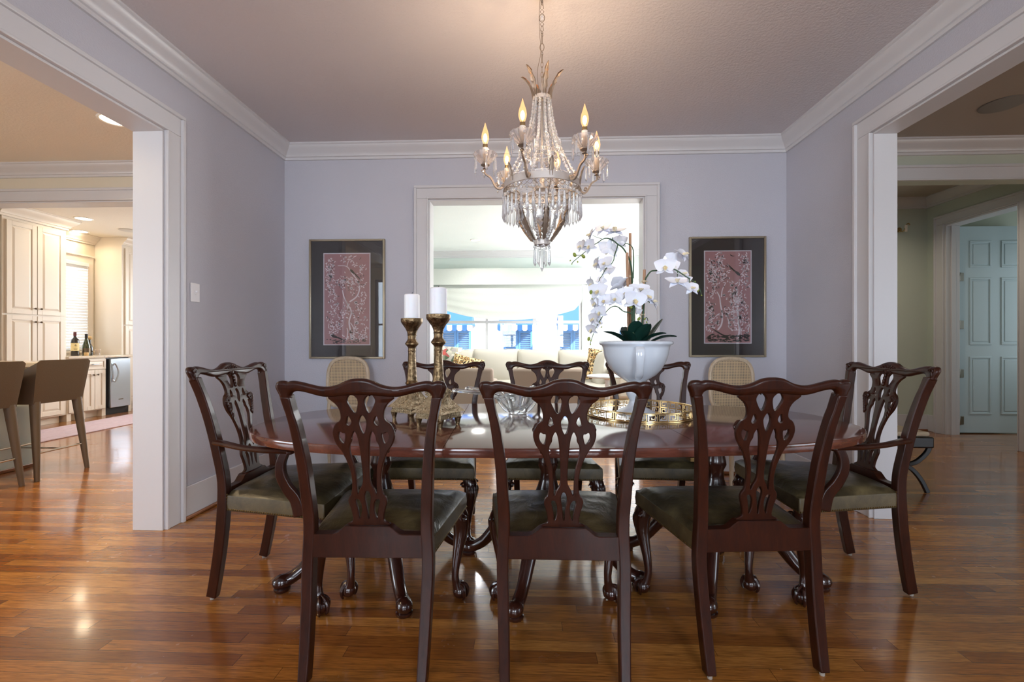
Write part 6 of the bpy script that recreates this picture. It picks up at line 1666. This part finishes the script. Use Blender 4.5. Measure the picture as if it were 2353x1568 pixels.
# ------------------------------------------------------------------ light
def area(name, loc, size, direction, watts, col=(1, 1, 1), shape='RECTANGLE', spread=180):
    ld = bpy.data.lights.new(name, 'AREA'); ld.shape = shape; ld.size = size[0]; ld.size_y = size[1]; ld.energy = watts; ld.color = col; ld.spread = R(spread)
    o = bpy.data.objects.new(name, ld); COL.objects.link(o); o.location = loc; o.rotation_euler = Vector(direction).to_track_quat('-Z', 'Y').to_euler(); return o
# daylight in the windows behind the camera
for (a, b), W_REAR in zip(WF, (W_REAR_L, W_REAR_R)): area('window_daylight', ((a+b)/2, YF-.20, (WZ0+WZ1)/2), (b-a, WZ1-WZ0), (0, 1, -.05), W_REAR, (.80, .89, 1.0))
area('passage_window_daylight', ((PW[0]+PW[1])/2, YF-.20, (PW[2]+PW[3])/2), (PW[1]-PW[0], PW[3]-PW[2]), (.2, 1, -.05), W_PASS, (.78, .88, 1.0))
area('hall_fill', ((HW[0]+HW[1])/2, YF-.20, (WZ0+WZ1)/2), (HW[1]-HW[0], WZ1-WZ0), (0, 1, -.05), W_HALL, (.80, .9, 1.0))  # added fill lamp at a bare unseen opening, no window built
area('kitchen_window_daylight', (-7.16, (KW[0]+KW[1])/2, (KW[2]+KW[3])/2), (KW[1]-KW[0]-.1, KW[3]-KW[2]-.1), (1, 0, -.1), W_KWIN, (.86, .94, 1.0))
area('side_fill', (7.15, (SW[0]+SW[1])/2, (SW[2]+SW[3])/2), (SW[1]-SW[0], SW[3]-SW[2]), (-1, .3, -.03), W_SIDE_R, (.86, .93, 1.0))  # added fill for the left wall through a made-up side opening
area('side_fill', (-7.25, (SW[0]+SW[1])/2, (SW[2]+SW[3])/2), (SW[1]-SW[0], SW[3]-SW[2]), (1, .3, -.03), W_SIDE_L, (.82, .91, 1.0))  # added fill for the right wall, its side opening made up too
area('kitchen_back_fill', ((KB[0]+KB[1])/2, 9.25, (KB[2]+KB[3])/2), (KB[1]-KB[0], KB[3]-KB[2]), (-.2, -1, -.1), W_KB, (.92, .97, 1.0))  # fill lamp behind the added far kitchen window
area('living_side_daylight', (LX1+.25, (RW[0]+RW[1])/2, (RW[2]+RW[3])/2), (RW[1]-RW[0], RW[3]-RW[2]), (-1, 0, .45), W_LIV, (.95, .98, 1.0))
# recessed downlights, plus added ceiling lamps that have no fixture
for x, y, w, c in ((-3.14, 3.317, W_PDOWN, (1, .74, .42)), (-6.04, 5.93, W_DOWN, (1, .80, .54)), (-6.78, 6.60, W_DOWN, (1, .80, .54)), (-3.6, 1.2, W_PDOWN, (1, .74, .42)), (-.89, 7.42, W_LDOWN, (1, .98, .94)), (1.0, 5.5, W_LDOWN*1.5, (1, .99, .97)), (-4.2, 6.6, W_DOWN, (1, .84, .6)), (3.9, 4.9, W_HFILL, (1, .86, .68))):
    area('downlight_and_fill_lamp', (x, y, ZC-.012), (.15, .15), (0, 0, -1), w, c, 'DISK', 150)
area('hall_door_fill', (6.8, 5.0, 1.5), (1.0, 1.6), (-1, .15, 0), W_CLOSET, (.8, .92, 1.0)) if W_CLOSET else None  # area lamp added inside the closed room, no window there
sun = bpy.data.lights.new('sun', 'SUN'); sun.energy = W_SUN; sun.angle = R(.6); sun.color = (1, .96, .90)
so = bpy.data.objects.new('sun', sun); COL.objects.link(so); so.rotation_euler = Vector((-.62, .50, -.60)).to_track_quat('-Z', 'Y').to_euler()
w = bpy.data.worlds.new('sky'); sc.world = w; w.use_nodes = True; bg = w.node_tree.nodes['Background']; bg.inputs[0].default_value = (.72, .84, 1.0, 1); bg.inputs[1].default_value = W_SKY
# ------------------------------------------------------------------ camera
cd = bpy.data.cameras.new('camera'); cam = bpy.data.objects.new('camera', cd); COL.objects.link(cam); sc.camera = cam
cd.sensor_width = 36.0; cd.lens = FOC/2353*36; cd.shift_y = 5/2353; cd.clip_start = .05; cd.clip_end = 100
cam.location = (0, 0, EYE); cam.rotation_euler = (R(90), 0, YAW)
vs_ = sc.view_settings; sc.display_settings.display_device = 'sRGB'; vs_.view_transform = 'Standard'; vs_.look = 'None'; vs_.exposure = EXPO; vs_.gamma = 1; vs_.use_curve_mapping = False
cy = sc.cycles; cy.max_bounces = 10; cy.diffuse_bounces = 5; cy.glossy_bounces = 5; cy.transmission_bounces = 8; cy.transparent_max_bounces = 24; cy.caustics_reflective = False; cy.caustics_refractive = False; cy.sample_clamp_indirect = 8
